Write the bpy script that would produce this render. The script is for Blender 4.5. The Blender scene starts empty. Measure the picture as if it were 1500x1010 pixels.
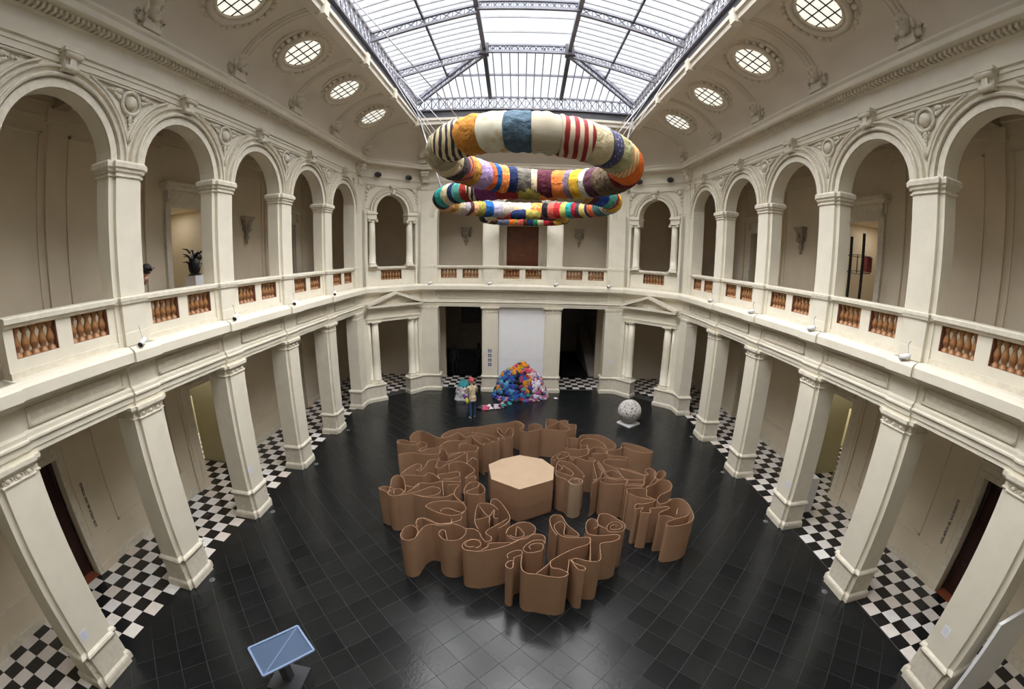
import bpy, math, random
from mathutils import Matrix, Vector
random.seed(7)
R_=math.radians
PI=math.pi
# ---------------------------------------------------------------- camera
sc=bpy.context.scene
cam_data=bpy.data.cameras.new('camera'); cam=bpy.data.objects.new('camera',cam_data)
sc.collection.objects.link(cam); sc.camera=cam
cam_data.type='PANO'; cam_data.sensor_fit='HORIZONTAL'; cam_data.sensor_width=36.0; cam_data.sensor_height=36.0*1010/1500
cam_data.panorama_type='FISHEYE_LENS_POLYNOMIAL'; cam_data.fisheye_fov=PI
cam_data.fisheye_polynomial_k0=0.0
for i,k in enumerate((0.06877798297670794,2.0224232441317057e-05,-2.3068409309310946e-05,2.979862312579631e-07)):
    setattr(cam_data,'fisheye_polynomial_k%d'%(i+1),-k)
cam.matrix_world=Matrix(((0.9997012646,-0.0194815313,0.0147597904,-0.147),(0.0185346167,0.2106061559,-0.9773952706,0.0),(0.0159326538,0.9773768552,0.2109043231,6.8),(0,0,0,1)))
cam_data.clip_start=0.05; cam_data.clip_end=300
# ---------------------------------------------------------------- overcast sky
world=bpy.data.worlds.new('overcast_sky'); sc.world=world; world.use_nodes=True
wn=world.node_tree; wn.nodes.clear()
bg=wn.nodes.new('ShaderNodeBackground'); wo=wn.nodes.new('ShaderNodeOutputWorld')
bg.inputs[0].default_value=(0.87,0.93,1.0,1); bg.inputs[1].default_value=0.9
wn.links.new(bg.outputs[0],wo.inputs[0])
# soft high sun behind thin cloud
sl=bpy.data.lights.new('veiled_sun','SUN'); sl.energy=17.0; sl.angle=math.radians(110); sl.color=(1.0,.97,.91)
so=bpy.data.objects.new('veiled_sun',sl); so.location=(0,6,30); so.rotation_euler=(math.radians(4),0,0); sc.collection.objects.link(so)
# daylight enters through the glazed roof: portals guide the sky sampling
def portal(name,loc,sx,sy,rot=(0,0,0)):
    l=bpy.data.lights.new(name,'AREA'); l.shape='RECTANGLE'; l.size=sx; l.size_y=sy; l.cycles.is_portal=True
    o=bpy.data.objects.new(name,l); o.location=loc; o.rotation_euler=rot; sc.collection.objects.link(o)
portal('skylight_portal',(0,9.5,14.9),9.6,17.2)
# ---------------------------------------------------------------- exposure
vs=sc.view_settings
vs.view_transform='Standard'; vs.look='None'; vs.exposure=0.75; vs.gamma=1.0; vs.use_curve_mapping=False
sc.cycles.max_bounces=14; sc.cycles.diffuse_bounces=8; sc.cycles.glossy_bounces=4; sc.cycles.transparent_max_bounces=12
sc.cycles.sample_clamp_indirect=8.0
sc.cycles.caustics_reflective=False; sc.cycles.caustics_refractive=False
# ---------------------------------------------------------------- helpers
COL=sc.collection
def link(o): COL.objects.link(o); return o
class MB:
    def __init__(s): s.v=[]; s.f=[]; s.sm=[]
    def add(s,vs_,fs,smooth=False):
        b=len(s.v); s.v+=[tuple(p) for p in vs_]; s.f+=[tuple(b+i for i in q) for q in fs]; s.sm+=[smooth]*len(fs); return s
    def box(s,x0,x1,y0,y1,z0,z1):
        return s.add([(x0,y0,z0),(x1,y0,z0),(x1,y1,z0),(x0,y1,z0),(x0,y0,z1),(x1,y0,z1),(x1,y1,z1),(x0,y1,z1)],
            [(0,3,2,1),(4,5,6,7),(0,1,5,4),(1,2,6,5),(2,3,7,6),(3,0,4,7)])
    def frus(s,b,t,z0,z1):   # b,t=(x0,x1,y0,y1) rectangles
        return s.add([(b[0],b[2],z0),(b[1],b[2],z0),(b[1],b[3],z0),(b[0],b[3],z0),(t[0],t[2],z1),(t[1],t[2],z1),(t[1],t[3],z1),(t[0],t[3],z1)],
            [(0,3,2,1),(4,5,6,7),(0,1,5,4),(1,2,6,5),(2,3,7,6),(3,0,4,7)])
    def prism(s,poly,z0,z1):
        n=len(poly)
        return s.add([(x,y,z0) for x,y in poly]+[(x,y,z1) for x,y in poly],[tuple(range(n-1,-1,-1)),tuple(range(n,2*n))]+[(i,(i+1)%n,n+(i+1)%n,n+i) for i in range(n)])
    def stack(s,poly_fn,levels):   # levels [(off,z)]: polygon by offset, skinned upward
        ps=[[(x,y,z) for x,y in poly_fn(o)] for o,z in levels]; n=len(ps[0]); v=[p for q in ps for p in q]
        f=[tuple(range(n-1,-1,-1)),tuple(range(len(v)-n,len(v)))]
        for k in range(len(ps)-1):
            f+=[(k*n+i,k*n+(i+1)%n,(k+1)*n+(i+1)%n,(k+1)*n+i) for i in range(n)]
        return s.add(v,f)
    def lathe(s,prof,n=12,c=(0,0,0),smooth=True,axis='z'):
        v=[];m=len(prof)
        for r,z in prof:
            for i in range(n):
                a=2*PI*i/n
                p=(r*math.cos(a),r*math.sin(a),z)
                if axis=='y': p=(p[0],p[2],p[1])
                if axis=='x': p=(p[2],p[0],p[1])
                v.append((c[0]+p[0],c[1]+p[1],c[2]+p[2]))
        f=[(k*n+i,k*n+(i+1)%n,(k+1)*n+(i+1)%n,(k+1)*n+i) for k in range(m-1) for i in range(n)]
        s.add(v,f,smooth)
        b=len(s.v)-len(v)
        if prof[0][0]>1e-4: s.f.append(tuple(b+i for i in range(n))); s.sm.append(False)
        if prof[-1][0]>1e-4: s.f.append(tuple(b+(m-1)*n+i for i in range(n))); s.sm.append(False)
        return s
    def ball(s,c,r,n=12,m=8,sc_=(1,1,1)):
        v=[];f=[]
        for j in range(m+1):
            t=PI*j/m
            for i in range(n):
                a=2*PI*i/n
                v.append((c[0]+r*sc_[0]*math.sin(t)*math.cos(a),c[1]+r*sc_[1]*math.sin(t)*math.sin(a),c[2]+r*sc_[2]*math.cos(t)))
        f=[(j*n+i,(j+1)*n+i,(j+1)*n+(i+1)%n,j*n+(i+1)%n) for j in range(m) for i in range(n)]
        return s.add(v,f,True)
    def tube(s,path,r,n=6,smooth=True,closed=False):
        P=[Vector(p) for p in path]; m=len(P); v=[]
        for k in range(m):
            a=P[(k-1)%m] if (closed or k>0) else P[k]; b=P[(k+1)%m] if (closed or k<m-1) else P[k]
            t=(b-a).normalized(); u=t.cross(Vector((0,0,1)))
            if u.length<1e-3: u=t.cross(Vector((0,1,0)))
            u.normalize(); w=t.cross(u)
            rr=r[k] if isinstance(r,(list,tuple)) else r
            for i in range(n):
                an=2*PI*i/n+PI/4; v.append(tuple(P[k]+u*(rr*math.cos(an))+w*(rr*math.sin(an))))
        kk=m if closed else m-1
        f=[(k*n+i,k*n+(i+1)%n,((k+1)%m)*n+(i+1)%n,((k+1)%m)*n+i) for k in range(kk) for i in range(n)]
        if not closed: f+=[tuple(range(n-1,-1,-1)),tuple(range((m-1)*n,m*n))]
        return s.add(v,f,smooth)
    def bar(s,a,b,w,h=None):
        h=h or w
        A=Vector(a);B=Vector(b);t=(B-A).normalized();u=t.cross(Vector((0,0,1)))
        if u.length<1e-3:u=Vector((1,0,0))
        u.normalize();q=u.cross(t).normalized();v=[]
        for P in (A,B):
            for i,j in((-1,-1),(1,-1),(1,1),(-1,1)): v.append(tuple(P+u*(w/2*i)+q*(h/2*j)))
        return s.add(v,[(0,3,2,1),(4,5,6,7),(0,1,5,4),(1,2,6,5),(2,3,7,6),(3,0,4,7)])
    def extr(s,prof,a0,a1):   # profile (d,z) extruded along local x
        n=len(prof)
        return s.add([(a0,d,z) for d,z in prof]+[(a1,d,z) for d,z in prof],[tuple(range(n)),tuple(range(2*n-1,n-1,-1))]+[(i,n+i,n+(i+1)%n,(i+1)%n) for i in range(n)])
    def sweep(s,prof,path):   # mitred sweep, d measured to the left of travel
        m=len(path);n=len(prof);v=[]
        for k in range(m):
            ns=[]
            if k>0: ns.append(nrm(path[k-1],path[k]))
            if k<m-1: ns.append(nrm(path[k],path[k+1]))
            if len(ns)==2:
                q=1+ns[0][0]*ns[1][0]+ns[0][1]*ns[1][1]; o=((ns[0][0]+ns[1][0])/q,(ns[0][1]+ns[1][1])/q)
            else: o=ns[0]
            v+=[(path[k][0]+o[0]*d,path[k][1]+o[1]*d,z) for d,z in prof]
        f=[(k*n+i,(k+1)*n+i,(k+1)*n+(i+1)%n,k*n+(i+1)%n) for k in range(m-1) for i in range(n)]
        f+=[tuple(range(n)),tuple(range(m*n-1,(m-1)*n-1,-1))]
        return s.add(v,f)
    def arc(s,prof,cz,n=28,a0=0,a1=PI,cx=0):  # (r,d) profile turned about the local y axis
        m=len(prof);v=[]
        for k in range(n+1):
            t=a0+(a1-a0)*k/n
            v+=[(cx+r*math.cos(t),d,cz+r*math.sin(t)) for r,d in prof]
        f=[(k*m+i,k*m+(i+1)%m,(k+1)*m+(i+1)%m,(k+1)*m+i) for k in range(n) for i in range(m)]
        f+=[tuple(range(m-1,-1,-1)),tuple(range(n*m,n*m+m))]
        return s.add(v,f)
    def mesh(s,name,mat):
        me=bpy.data.meshes.new(name); me.from_pydata(s.v,[],s.f)
        me.polygons.foreach_set('use_smooth',s.sm)
        me.update()
        if mat: me.materials.append(mat)
        return me
    def build(s,name,mat,parent=None,loc=(0,0,0),rz=0.0):
        return put(name,s.mesh(name,mat),parent,loc,rz)
def nrm(a,b):
    dx,dy=b[0]-a[0],b[1]-a[1];l=math.hypot(dx,dy);return (-dy/l,dx/l)
def put(name,me,parent=None,loc=(0,0,0),rz=0.0):
    o=bpy.data.objects.new(name,me); link(o); o.location=loc; o.rotation_euler=(0,0,rz)
    if parent: o.parent=parent
    return o
def tag(o,label=None,cat=None,group=None,kind=None):
    if label:o['label']=label
    if cat:o['category']=cat
    if group:o['group']=group
    if kind:o['kind']=kind
    return o
def empty(name,loc=(0,0,0),rz=0.0):
    o=bpy.data.objects.new(name,None); link(o); o.location=loc; o.rotation_euler=(0,0,rz); o.empty_display_size=.2; return o
def thing(name,label,cat,loc=(0,0,0),rz=0.0,group=None): return tag(empty(name,loc,rz),label,cat,group)
def struct(name,loc=(0,0,0),rz=0.0): return tag(empty(name,loc,rz),kind='structure')
def copy_tree(o,parent=None):
    c=o.copy(); link(c); c.parent=parent
    for ch in list(o.children): copy_tree(ch,c)
    return c
def dup(o,loc,rz,label=None,group=None):
    c=copy_tree(o); c.location=loc; c.rotation_euler=(0,0,rz)
    if label:c['label']=label
    if group:c['group']=group
    return c
# ---------------------------------------------------------------- materials
MATS={}
def mat(name,col,rough=.6,var=.06,scale=6.0,bump=0.0,bscale=40.0,spec=.4,metal=0.0,col2=None,sheen=0,bdist=.02):
    if name in MATS:return MATS[name]
    m=bpy.data.materials.new(name);m.use_nodes=True;nt=m.node_tree;b=nt.nodes['Principled BSDF']
    b.inputs['Roughness'].default_value=rough;b.inputs['Metallic'].default_value=metal;b.inputs['Specular IOR Level'].default_value=spec
    tc=nt.nodes.new('ShaderNodeTexCoord')
    nz=nt.nodes.new('ShaderNodeTexNoise');nz.inputs['Scale'].default_value=scale;nz.inputs['Detail'].default_value=5
    nt.links.new(tc.outputs['Object'],nz.inputs['Vector'])
    rp=nt.nodes.new('ShaderNodeValToRGB')
    c2=col2 or tuple(max(0,x*(1-var*2)) for x in col)
    rp.color_ramp.elements[0].position=.3;rp.color_ramp.elements[1].position=.7
    rp.color_ramp.elements[0].color=(*c2,1);rp.color_ramp.elements[1].color=(*col,1)
    nt.links.new(nz.outputs[0],rp.inputs[0]);nt.links.new(rp.outputs[0],b.inputs['Base Color'])
    if bump>0:
        n2=nt.nodes.new('ShaderNodeTexNoise');n2.inputs['Scale'].default_value=bscale;n2.inputs['Detail'].default_value=4
        nt.links.new(tc.outputs['Object'],n2.inputs['Vector'])
        bp=nt.nodes.new('ShaderNodeBump');bp.inputs['Strength'].default_value=bump;bp.inputs['Distance'].default_value=bdist
        nt.links.new(n2.outputs[0],bp.inputs['Height']);nt.links.new(bp.outputs[0],b.inputs['Normal'])
    if sheen: b.inputs['Sheen Weight'].default_value=sheen
    MATS[name]=m;return m
def emis(name,col,st):
    m=bpy.data.materials.new(name);m.use_nodes=True;b=m.node_tree.nodes['Principled BSDF']
    b.inputs['Base Color'].default_value=(*col,1);b.inputs['Emission Color'].default_value=(*col,1);b.inputs['Emission Strength'].default_value=st;return m
def stripes(name,c1,c2,scale=18.0,axis=0,rough=.85,dist=1.5):
    if name in MATS:return MATS[name]
    m=bpy.data.materials.new(name);m.use_nodes=True;nt=m.node_tree;b=nt.nodes['Principled BSDF'];b.inputs['Roughness'].default_value=rough
    tc=nt.nodes.new('ShaderNodeTexCoord');w=nt.nodes.new('ShaderNodeTexWave');w.inputs['Scale'].default_value=scale;w.inputs['Distortion'].default_value=dist
    w.bands_direction='XYZ'[axis]
    rp=nt.nodes.new('ShaderNodeValToRGB');rp.color_ramp.elements[0].position=.42;rp.color_ramp.elements[1].position=.58
    rp.color_ramp.elements[0].color=(*c1,1);rp.color_ramp.elements[1].color=(*c2,1)
    nt.links.new(tc.outputs['UV' if axis==3 else 'Object'],w.inputs['Vector']);nt.links.new(w.outputs[0],rp.inputs[0]);nt.links.new(rp.outputs[0],b.inputs['Base Color'])
    MATS[name]=m;return m
def speck(name,c1,c2,scale=9.0,thr=.5,rough=.85):
    if name in MATS:return MATS[name]
    m=bpy.data.materials.new(name);m.use_nodes=True;nt=m.node_tree;b=nt.nodes['Principled BSDF'];b.inputs['Roughness'].default_value=rough
    tc=nt.nodes.new('ShaderNodeTexCoord');w=nt.nodes.new('ShaderNodeTexVoronoi');w.inputs['Scale'].default_value=scale
    rp=nt.nodes.new('ShaderNodeValToRGB');rp.color_ramp.elements[0].position=thr-.12;rp.color_ramp.elements[1].position=thr+.12
    rp.color_ramp.elements[0].color=(*c1,1);rp.color_ramp.elements[1].color=(*c2,1)
    nt.links.new(tc.outputs['Object'],w.inputs['Vector']);nt.links.new(w.outputs[0],rp.inputs[0]);nt.links.new(rp.outputs[0],b.inputs['Base Color'])
    MATS[name]=m;return m
CREAM=mat('cream_plaster',(.72,.675,.56),.55,.04,2.2,.12,30)
CREAM2=mat('cream_plaster_relief',(.71,.66,.545),.55,.09,9,.15,40)
WALLP=mat('corridor_plaster',(.70,.615,.47),.6,.04,1.2,.1,25)
COVE=mat('cove_plaster',(.64,.59,.50),.65,.05,1.0,.1,25)
OLIVE=mat('ochre_wall_paint',(.52,.47,.30),.6,.05,1.0)
TERRA=mat('terracotta_baluster',(.38,.185,.058),.4,.25,9,.1,40,col2=(.18,.075,.036))
BROWNP=mat('brown_paint',(.22,.10,.07),.6,.1,5)
SLATE=[mat('slate_slab_%d'%i,c,r,.22,2.5,.10,14,spec=.42) for i,(c,r) in enumerate((((.011,.0125,.0132),.21),((.013,.0145,.0155),.24),((.010,.0113,.0125),.19)))]
GROUT=mat('grout',(.042,.045,.044),.7,.1,8)
BLACKT=mat('black_marble_tile',(.012,.012,.013),.22,.2,5,spec=.5)
WHITET=[mat('white_marble_tile_%d'%i,c,.3,.06,5,spec=.45) for i,c in enumerate(((.70,.655,.60),(.62,.56,.50),(.72,.70,.67),(.64,.60,.56)))]
STEEL=mat('painted_steel',(.20,.20,.235),.5,.1,5)
STEELD=mat('dark_painted_steel',(.075,.075,.085),.5,.1,5)
STEELL=mat('light_grey_steel',(.30,.30,.30),.5,.1,5)
WOOD=mat('brown_varnished_wood',(.19,.065,.026),.4,.2,3,col2=(.12,.038,.016))
DARKW=mat('dark_door_wood',(.055,.022,.016),.4,.2,3)
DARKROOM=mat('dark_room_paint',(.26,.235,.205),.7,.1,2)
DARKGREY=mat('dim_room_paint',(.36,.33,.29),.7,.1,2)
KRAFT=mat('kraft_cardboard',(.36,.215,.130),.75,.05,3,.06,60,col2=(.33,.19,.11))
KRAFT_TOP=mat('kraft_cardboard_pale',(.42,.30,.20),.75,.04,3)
WHITEP=mat('white_paint',(.80,.81,.83),.5,.02,2)
WHITEM=mat('white_enamel',(.78,.78,.78),.35,.02,5)
BLACKM=mat('black_metal',(.012,.012,.013),.4,.1,5)
STONEG=mat('grey_plaster_relief',(.44,.39,.31),.65,.15,12,.2,40)
BLUEP=mat('blue_grey_panel',(.075,.115,.19),.35,.05,2)
def glass():
    m=bpy.data.materials.new('roof_glass');m.use_nodes=True;nt=m.node_tree;nt.nodes.clear()
    o=nt.nodes.new('ShaderNodeOutputMaterial');t=nt.nodes.new('ShaderNodeBsdfTransparent');g=nt.nodes.new('ShaderNodeBsdfGlossy');x=nt.nodes.new('ShaderNodeMixShader')
    t.inputs[0].default_value=(.93,.94,.97,1);g.inputs['Roughness'].default_value=.1;x.inputs[0].default_value=.05
    nt.links.new(t.outputs[0],x.inputs[1]);nt.links.new(g.outputs[0],x.inputs[2]);nt.links.new(x.outputs[0],o.inputs[0]);return m
GLASS=glass()
# ---------------------------------------------------------------- plan of the hall
HX=7.18; YR=20.03; YC=17.82; XC=4.97; YF=-2.6; BX=9.9; BY=22.7; PITCH=2.944
def yc(k): return 5.69+PITCH*(k-1)
PATH=[(-HX,YF),(-HX,YC),(-XC,YR),(XC,YR),(HX,YC),(HX,YF)]
def offpath(d):
    v=MB().sweep([(d,0),(d,1)],PATH).v
    return [v[2*i][:2] for i in range(len(PATH))]
def ring_slab(mb,d,z0,z1):
    p=offpath(d); o=[(-BX,YF),(-BX,BY),(BX,BY),(BX,YF)]
    for q in ([p[0],p[1],o[1],o[0]],[p[1],p[2],o[1]],[p[2],p[3],o[2],o[1]],[p[3],p[4],o[2]],[p[4],p[5],o[3],o[2]]):
        mb.prism(q[::-1],z0,z1)
    return mb
CHL=((-6.075,18.925),PI/4); CHR=((6.075,18.925),-PI/4)
ORD=['nearest','second','third','fourth','fifth','sixth']
SIDE=((-1,'left',PI/2),(1,'right',-PI/2))
# ================================================================ floors
CAMP=Vector((-.147,0,6.8))
floor=struct('floor')
b=MB(); b.prism([(-BX-8,YF),(BX+8,YF),(BX+8,BY+8),(-BX-8,BY+8)],-.30,-.004); b.build('floor_bed',GROUT,floor)
def inhall(x,y,m=0.0):
    ax=abs(x); return ax<HX+.20-m and YF<y<YR+.15-m and (y+ax)<25.0+.25-m*1.4
# diagonal slate slabs (45 degrees)
SL=.50; slabs=[]
for i in range(-60,61):
    for j in range(-60,61):
        cx=(i-j)*SL*.7071; cy=(i+j)*SL*.7071+9.0
        hd=SL*.7071
        if not (abs(cx)<7.8 and YF<cy<20.6): continue
        cs=[(cx+hd,cy),(cx,cy+hd),(cx-hd,cy),(cx,cy-hd)]
        if all(inhall(*c) for c in cs): slabs.append((cx,cy,None))
        elif any(inhall(*c) for c in cs) or inhall(cx,cy):
            # clip the diamond to the hall outline
            poly=cs
            for (A,B,C) in ((1,0,HX+.2),(-1,0,HX+.2),(.7071,.7071,25.25*.7071),(-.7071,.7071,25.25*.7071),(0,1,YR+.15),(0,-1,-YF)):
                out=[]
                for q in range(len(poly)):
                    p0=poly[q];p1=poly[(q+1)%len(poly)];d0=A*p0[0]+B*p0[1]-C;d1=A*p1[0]+B*p1[1]-C
                    if d0<=0: out.append(p0)
                    if d0*d1<0:
                        t=d0/(d0-d1);out.append((p0[0]+(p1[0]-p0[0])*t,p0[1]+(p1[1]-p0[1])*t))
                poly=out
                if len(poly)<3: break
            if len(poly)>=3: slabs.append((cx,cy,poly))
g=.0048; hd=SL*.7071-g*1.4
slab_me=[MB().frus((-1,1,-1,1),(-1,1,-1,1),0,1).mesh('slate_slab',m) for m in SLATE]
for me in slab_me:
    me.clear_geometry()
for q,me in enumerate(slab_me):
    bb=MB().prism([(hd,0),(0,hd),(-hd,0),(0,-hd)],-.02,0); me.from_pydata(bb.v,[],bb.f); me.update()
full=[s for s in slabs if s[2] is None]
full.sort(key=lambda s:(s[0]-CAMP.x)**2+s[1]**2 if s[1]>2.6 else 1e6+s[1])
for n,(cx,cy,_) in enumerate(full[:300]):
    put('slate_slab',slab_me[random.randrange(3)],floor,(cx,cy,random.uniform(-.0012,0)))
rest=MB()
for cx,cy,_ in full[300:]: rest.prism([(cx+hd,cy),(cx,cy+hd),(cx-hd,cy),(cx,cy-hd)],-.02,0)
for cx,cy,p in slabs:
    if p:
        mx=sum(q[0] for q in p)/len(p);my=sum(q[1] for q in p)/len(p)
        rest.prism([(mx+(x-mx)*.985,my+(y-my)*.985) for x,y in p],-.02,0)
tag(rest.build('slate_slabs_beyond',SLATE[1],floor),kind='stuff')
# black border strips between the slate and the chequered corridors
for s in (-1,1):
    MB().prism([(s*(HX+.2),YF),(s*7.505,YF),(s*7.505,18.3),(s*(HX+.2),17.85)],-.02,.0005).build('border_strip',BLACKT,floor)
MB().prism([(-5.05,YR+.15),(5.05,YR+.15),(5.2,YR+.42),(-5.2,YR+.42)],-.02,.0005).build('border_strip',BLACKT,floor)
# chequered corridors
T=.3485
def tilemesh(m): return MB().box(-T/2+.002,T/2-.002,-T/2+.002,T/2-.002,-.02,.001).mesh('floor_tile',m)
TW=[tilemesh(m) for m in WHITET]; TB=tilemesh(BLACKT)
def corridor(name,cells):
    root=struct(name)
    cells.sort(key=lambda c:(c[0]-CAMP.x)**2+c[1]**2 if c[1]>2.2 else 1e6+abs(c[1]))
    w=MB();k=MB()
    for n,(x,y,white) in enumerate(cells):
        if n<300: put('floor_tile',TW[random.choice((0,0,1,2,3))] if white else TB,root,(x,y,0))
        else: (w if white else k).box(x-T/2+.002,x+T/2-.002,y-T/2+.002,y+T/2-.002,-.02,.001)
    if w.v: tag(w.build('white_tiles_beyond',WHITET[0],root),kind='stuff')
    if k.v: tag(k.build('black_tiles_beyond',BLACKT,root),kind='stuff')
NR=7
for s,nm,y00 in ((-1,'floor_left',3.565),(1,'floor_right',3.99)):
    cells=[]; x00=7.505 if s<0 else 7.54
    for i in range(NR):
        for j in range(-18,41):
            y=y00+(j+.5)*T; x=s*(x00+(i+.5)*T)
            if y<-3 or y+T/2>17.9: continue
            cells.append((x,y,(i+j)%2==0))
    # passages leading off the corridor
    for i in range(NR,NR+22):
        for j in range(14,28):
            y=y00+(j+.5)*T
            if 9.3<y<10.95: cells.append((s*(x00+(i+.5)*T),y,(i+j)%2==0))
    for i in range(NR+3,NR+11):
        for j in range(20,42):
            y=y00+(j+.5)*T
            if y>10.95: cells.append((s*(x00+(i+.5)*T),y,(i+j)%2==0))
    corridor(nm,cells)
cells=[]
for i in range(-29,29):
    for j in range(0,15):
        x=(i+.5)*T; y=17.86+(j+.5)*T
        if abs(x)>9.95 or y>22.75: continue
        if abs(x)>5.0 and (y+abs(x))<25.0+.55+T: continue
        if y<YR+.42+T/2 and abs(x)<=5.0: continue
        cells.append((x,y,(i+j)%2==0))
corridor('floor_rear',cells)
# ================================================================ upper floor, ceilings
o=struct('ceiling_lower'); ring_slab(MB(),.40,4.60,5.40).build('floor_slab',WALLP,o)
o=struct('floor_upper'); ring_slab(MB(),.40,5.40,5.46).build('gallery_floor',mat('gallery_floor',(.30,.22,.15),.35,.1,3),o)
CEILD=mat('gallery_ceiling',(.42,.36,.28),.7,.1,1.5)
o=struct('ceiling_upper'); ring_slab(MB(),.40,10.62,10.75).build('gallery_ceiling',CEILD,o)
b=MB()
for k in range(0,6):
    for s in (-1,1): b.box(min(s*7.6,s*BX),max(s*7.6,s*BX),yc(k)-.16,yc(k)+.16,10.40,10.62)
b.build('ceiling_beam',CEILD,o)
# ================================================================ corridor walls
def holes_wall(mb,a0,a1,z0,z1,holes,put_box):
    # holes: (h0,h1,zb,zt) sorted along a
    cur=a0
    for h0,h1,zb,zt in sorted(holes):
        put_box(mb,cur,h0,z0,z1)
        if zb>z0: put_box(mb,h0,h1,z0,zb)
        if zt<z1: put_box(mb,h0,h1,zt,z1)
        cur=h1
    put_box(mb,cur,a1,z0,z1)
def frame(mb,y0,y1,zt,w,d,zb=0.0):
    mb.box(y0-w,y0,-d,.02,zb,zt+w); mb.box(y1,y1+w,-d,.02,zb,zt+w); mb.box(y0,y1,-d,.02,zt,zt+w)
BAYS=[yc(k)+PITCH/2 for k in range(0,5)]   # 4.22, 7.16, 10.1, 13.05, 15.99
for s,nm,rz in SIDE:
    root=struct('wall_'+nm,(s*BX,0,0),0)
    def pb(mb,a,b_,z0,z1): mb.box(min(0,s*.25),max(0,s*.25),a,b_,z0,z1)
    b=MB(); holes_wall(b,YF,BY,-.05,4.65,[(3.70,4.74,0,3.08),(9.40,10.85,0,3.2),(15.35,16.6,0,3.1)],pb); b.build('lower_wall',WALLP,root)
    b=MB(); holes_wall(b,YF,BY,4.65,10.75,[(9.36,10.84,5.46,8.49),(15.35,16.62,5.46,8.3)],pb); b.build('upper_wall',WALLP,root)
    # local frame on the wall: x along wall, y outward
    fr=empty('wall_trim',(0,0,0)); fr.parent=root; fr.rotation_euler=(0,0,rz)
    def A(y): return y if s<0 else -y
    def seg(y0,y1): return (min(A(y0),A(y1)),max(A(y0),A(y1)))
    # baseboard, dado line
    b=MB()
    for y0,y1 in ((YF,3.57),(4.87,9.2),(11.05,15.2),(16.75,BY)):
        a0,a1=seg(y0,y1); b.box(a0,a1,-.035,.0,0,.20); b.box(a0,a1,-.02,.0,.20,.24); b.box(a0,a1,-.02,0,.80,.84)
    b.build('baseboard',CREAM2,fr)
    # strips flanking the bays
    for c in (BAYS[0],BAYS[2],BAYS[4]):
        for q in (-1,1):
            a0,a1=seg(c+q*.64,c+q*1.14)
            b=MB(); b.box(a0,a1,-.05,0,.0,4.5); b.box(a0-.02,a1+.02,-.08,0,0,.2); b.box(a0+.09,a1-.09,-.065,-.04,1.0,4.2); b.box(a0-.02,a1+.02,-.09,0,4.35,4.6)
            b.build('pilaster_strip',WALLP,fr)
    for c,w,zt in ((BAYS[0],.52,3.08),(BAYS[2],.725,3.2),(BAYS[4],.625,3.1)):
        a0,a1=seg(c-w,c+w); b=MB(); frame(b,a0,a1,zt,.13,.07); b.box(a0-.2,a1+.2,-.14,0,zt+.28,zt+.38); b.box(a0-.13,a1+.13,-.05,0,zt+.13,zt+.28); b.build('door_frame',CREAM2,fr)
    # upper door surround with cornice and consoles
    for c,w,zt in ((BAYS[2],.74,8.49),(BAYS[4],.635,8.3)):
        a0,a1=seg(c-w,c+w); b=MB(); frame(b,a0,a1,zt,.2,.09,5.46); b.box(a0-.25,a1+.25,-.06,0,zt+.2,zt+.48); b.box(a0-.36,a1+.36,-.32,0,zt+.58,zt+.68); b.box(a0-.30,a1+.30,-.2,0,zt+.48,zt+.58)
        for e in (a0-.12,a1+.12): b.box(e-.07,e+.07,-.16,0,zt+.12,zt+.50); b.ball((e,-.14,zt+.18),.07,8,6)
        b.build('door_surround',CREAM2,fr)
    b=MB()
    for k in range(0,6):
        a0,a1=seg(yc(k)-.22,yc(k)+.22); b.box(a0,a1,-.07,0,5.46,10.1); b.box(a0-.05,a1+.05,-.12,0,10.1,10.4); b.box(a0-.03,a1+.03,-.1,0,5.46,5.7)
    a0,a1=seg(YF,BY); b.box(a0,a1,-.05,0,10.25,10.62); b.box(a0,a1,-.14,0,10.5,10.62); b.box(a0,a1,-.03,0,5.46,5.72)
    b.build('upper_pilasters',WALLP,fr)
    for c,z0,z1 in ((BAYS[0],5.9,9.9),(BAYS[1],5.9,9.9),(BAYS[3],5.9,9.9)):
        b=MB(); w=1.12; a=A(c)
        for x0,x1,q0,q1 in ((a-w,a+w,z1-.06,z1),(a-w,a+w,z0,z0+.06),(a-w,a-w+.06,z0,z1),(a+w-.06,a+w,z0,z1)): b.box(x0,x1,-.035,0,q0,q1)
        b.build('wall_panel_frame',WALLP,fr)
    for c in (BAYS[1],BAYS[3]):
        b=MB(); w=1.30; a=A(c)
        for x0,x1,q0,q1 in ((a-w,a+w,4.2,4.25),(a-w,a+w,.92,.97),(a-w,a-w+.05,.92,4.25),(a+w-.05,a+w,.92,4.25)): b.box(x0,x1,-.03,0,q0,q1)
        b.build('wall_panel_frame',WALLP,fr)
    # passage behind the lower opening (ochre walls, dim end)
    b=MB()
    def bx(x0,x1,y0,y1,z0,z1): b.box(min(s*x0,s*x1),max(s*x0,s*x1),y0,y1,z0,z1)
    bx(.25,7.5,9.05,9.32,0,4.65); bx(.25,1.38,10.93,11.2,0,4.65); bx(3.1,7.5,10.93,11.2,0,4.65); bx(1.38,3.1,10.93,11.2,2.42,4.65); bx(.25,7.5,9.05,11.2,4.4,4.65); bx(1.2,1.36,11.2,18.2,0,4.65); bx(3.4,3.6,11.2,18.2,0,4.65); bx(1.2,3.6,11.2,18.2,3.4,3.6)
    b.build('passage_walls',OLIVE,root)
    b=MB(); bx(7.4,7.5,9.3,10.95,0,4.6); bx(1.2,3.6,18.0,18.2,0,3.6); b.build('passage_end',mat('grey_blue_wall',(.20,.24,.29),.5,.05,2),root)
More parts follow.
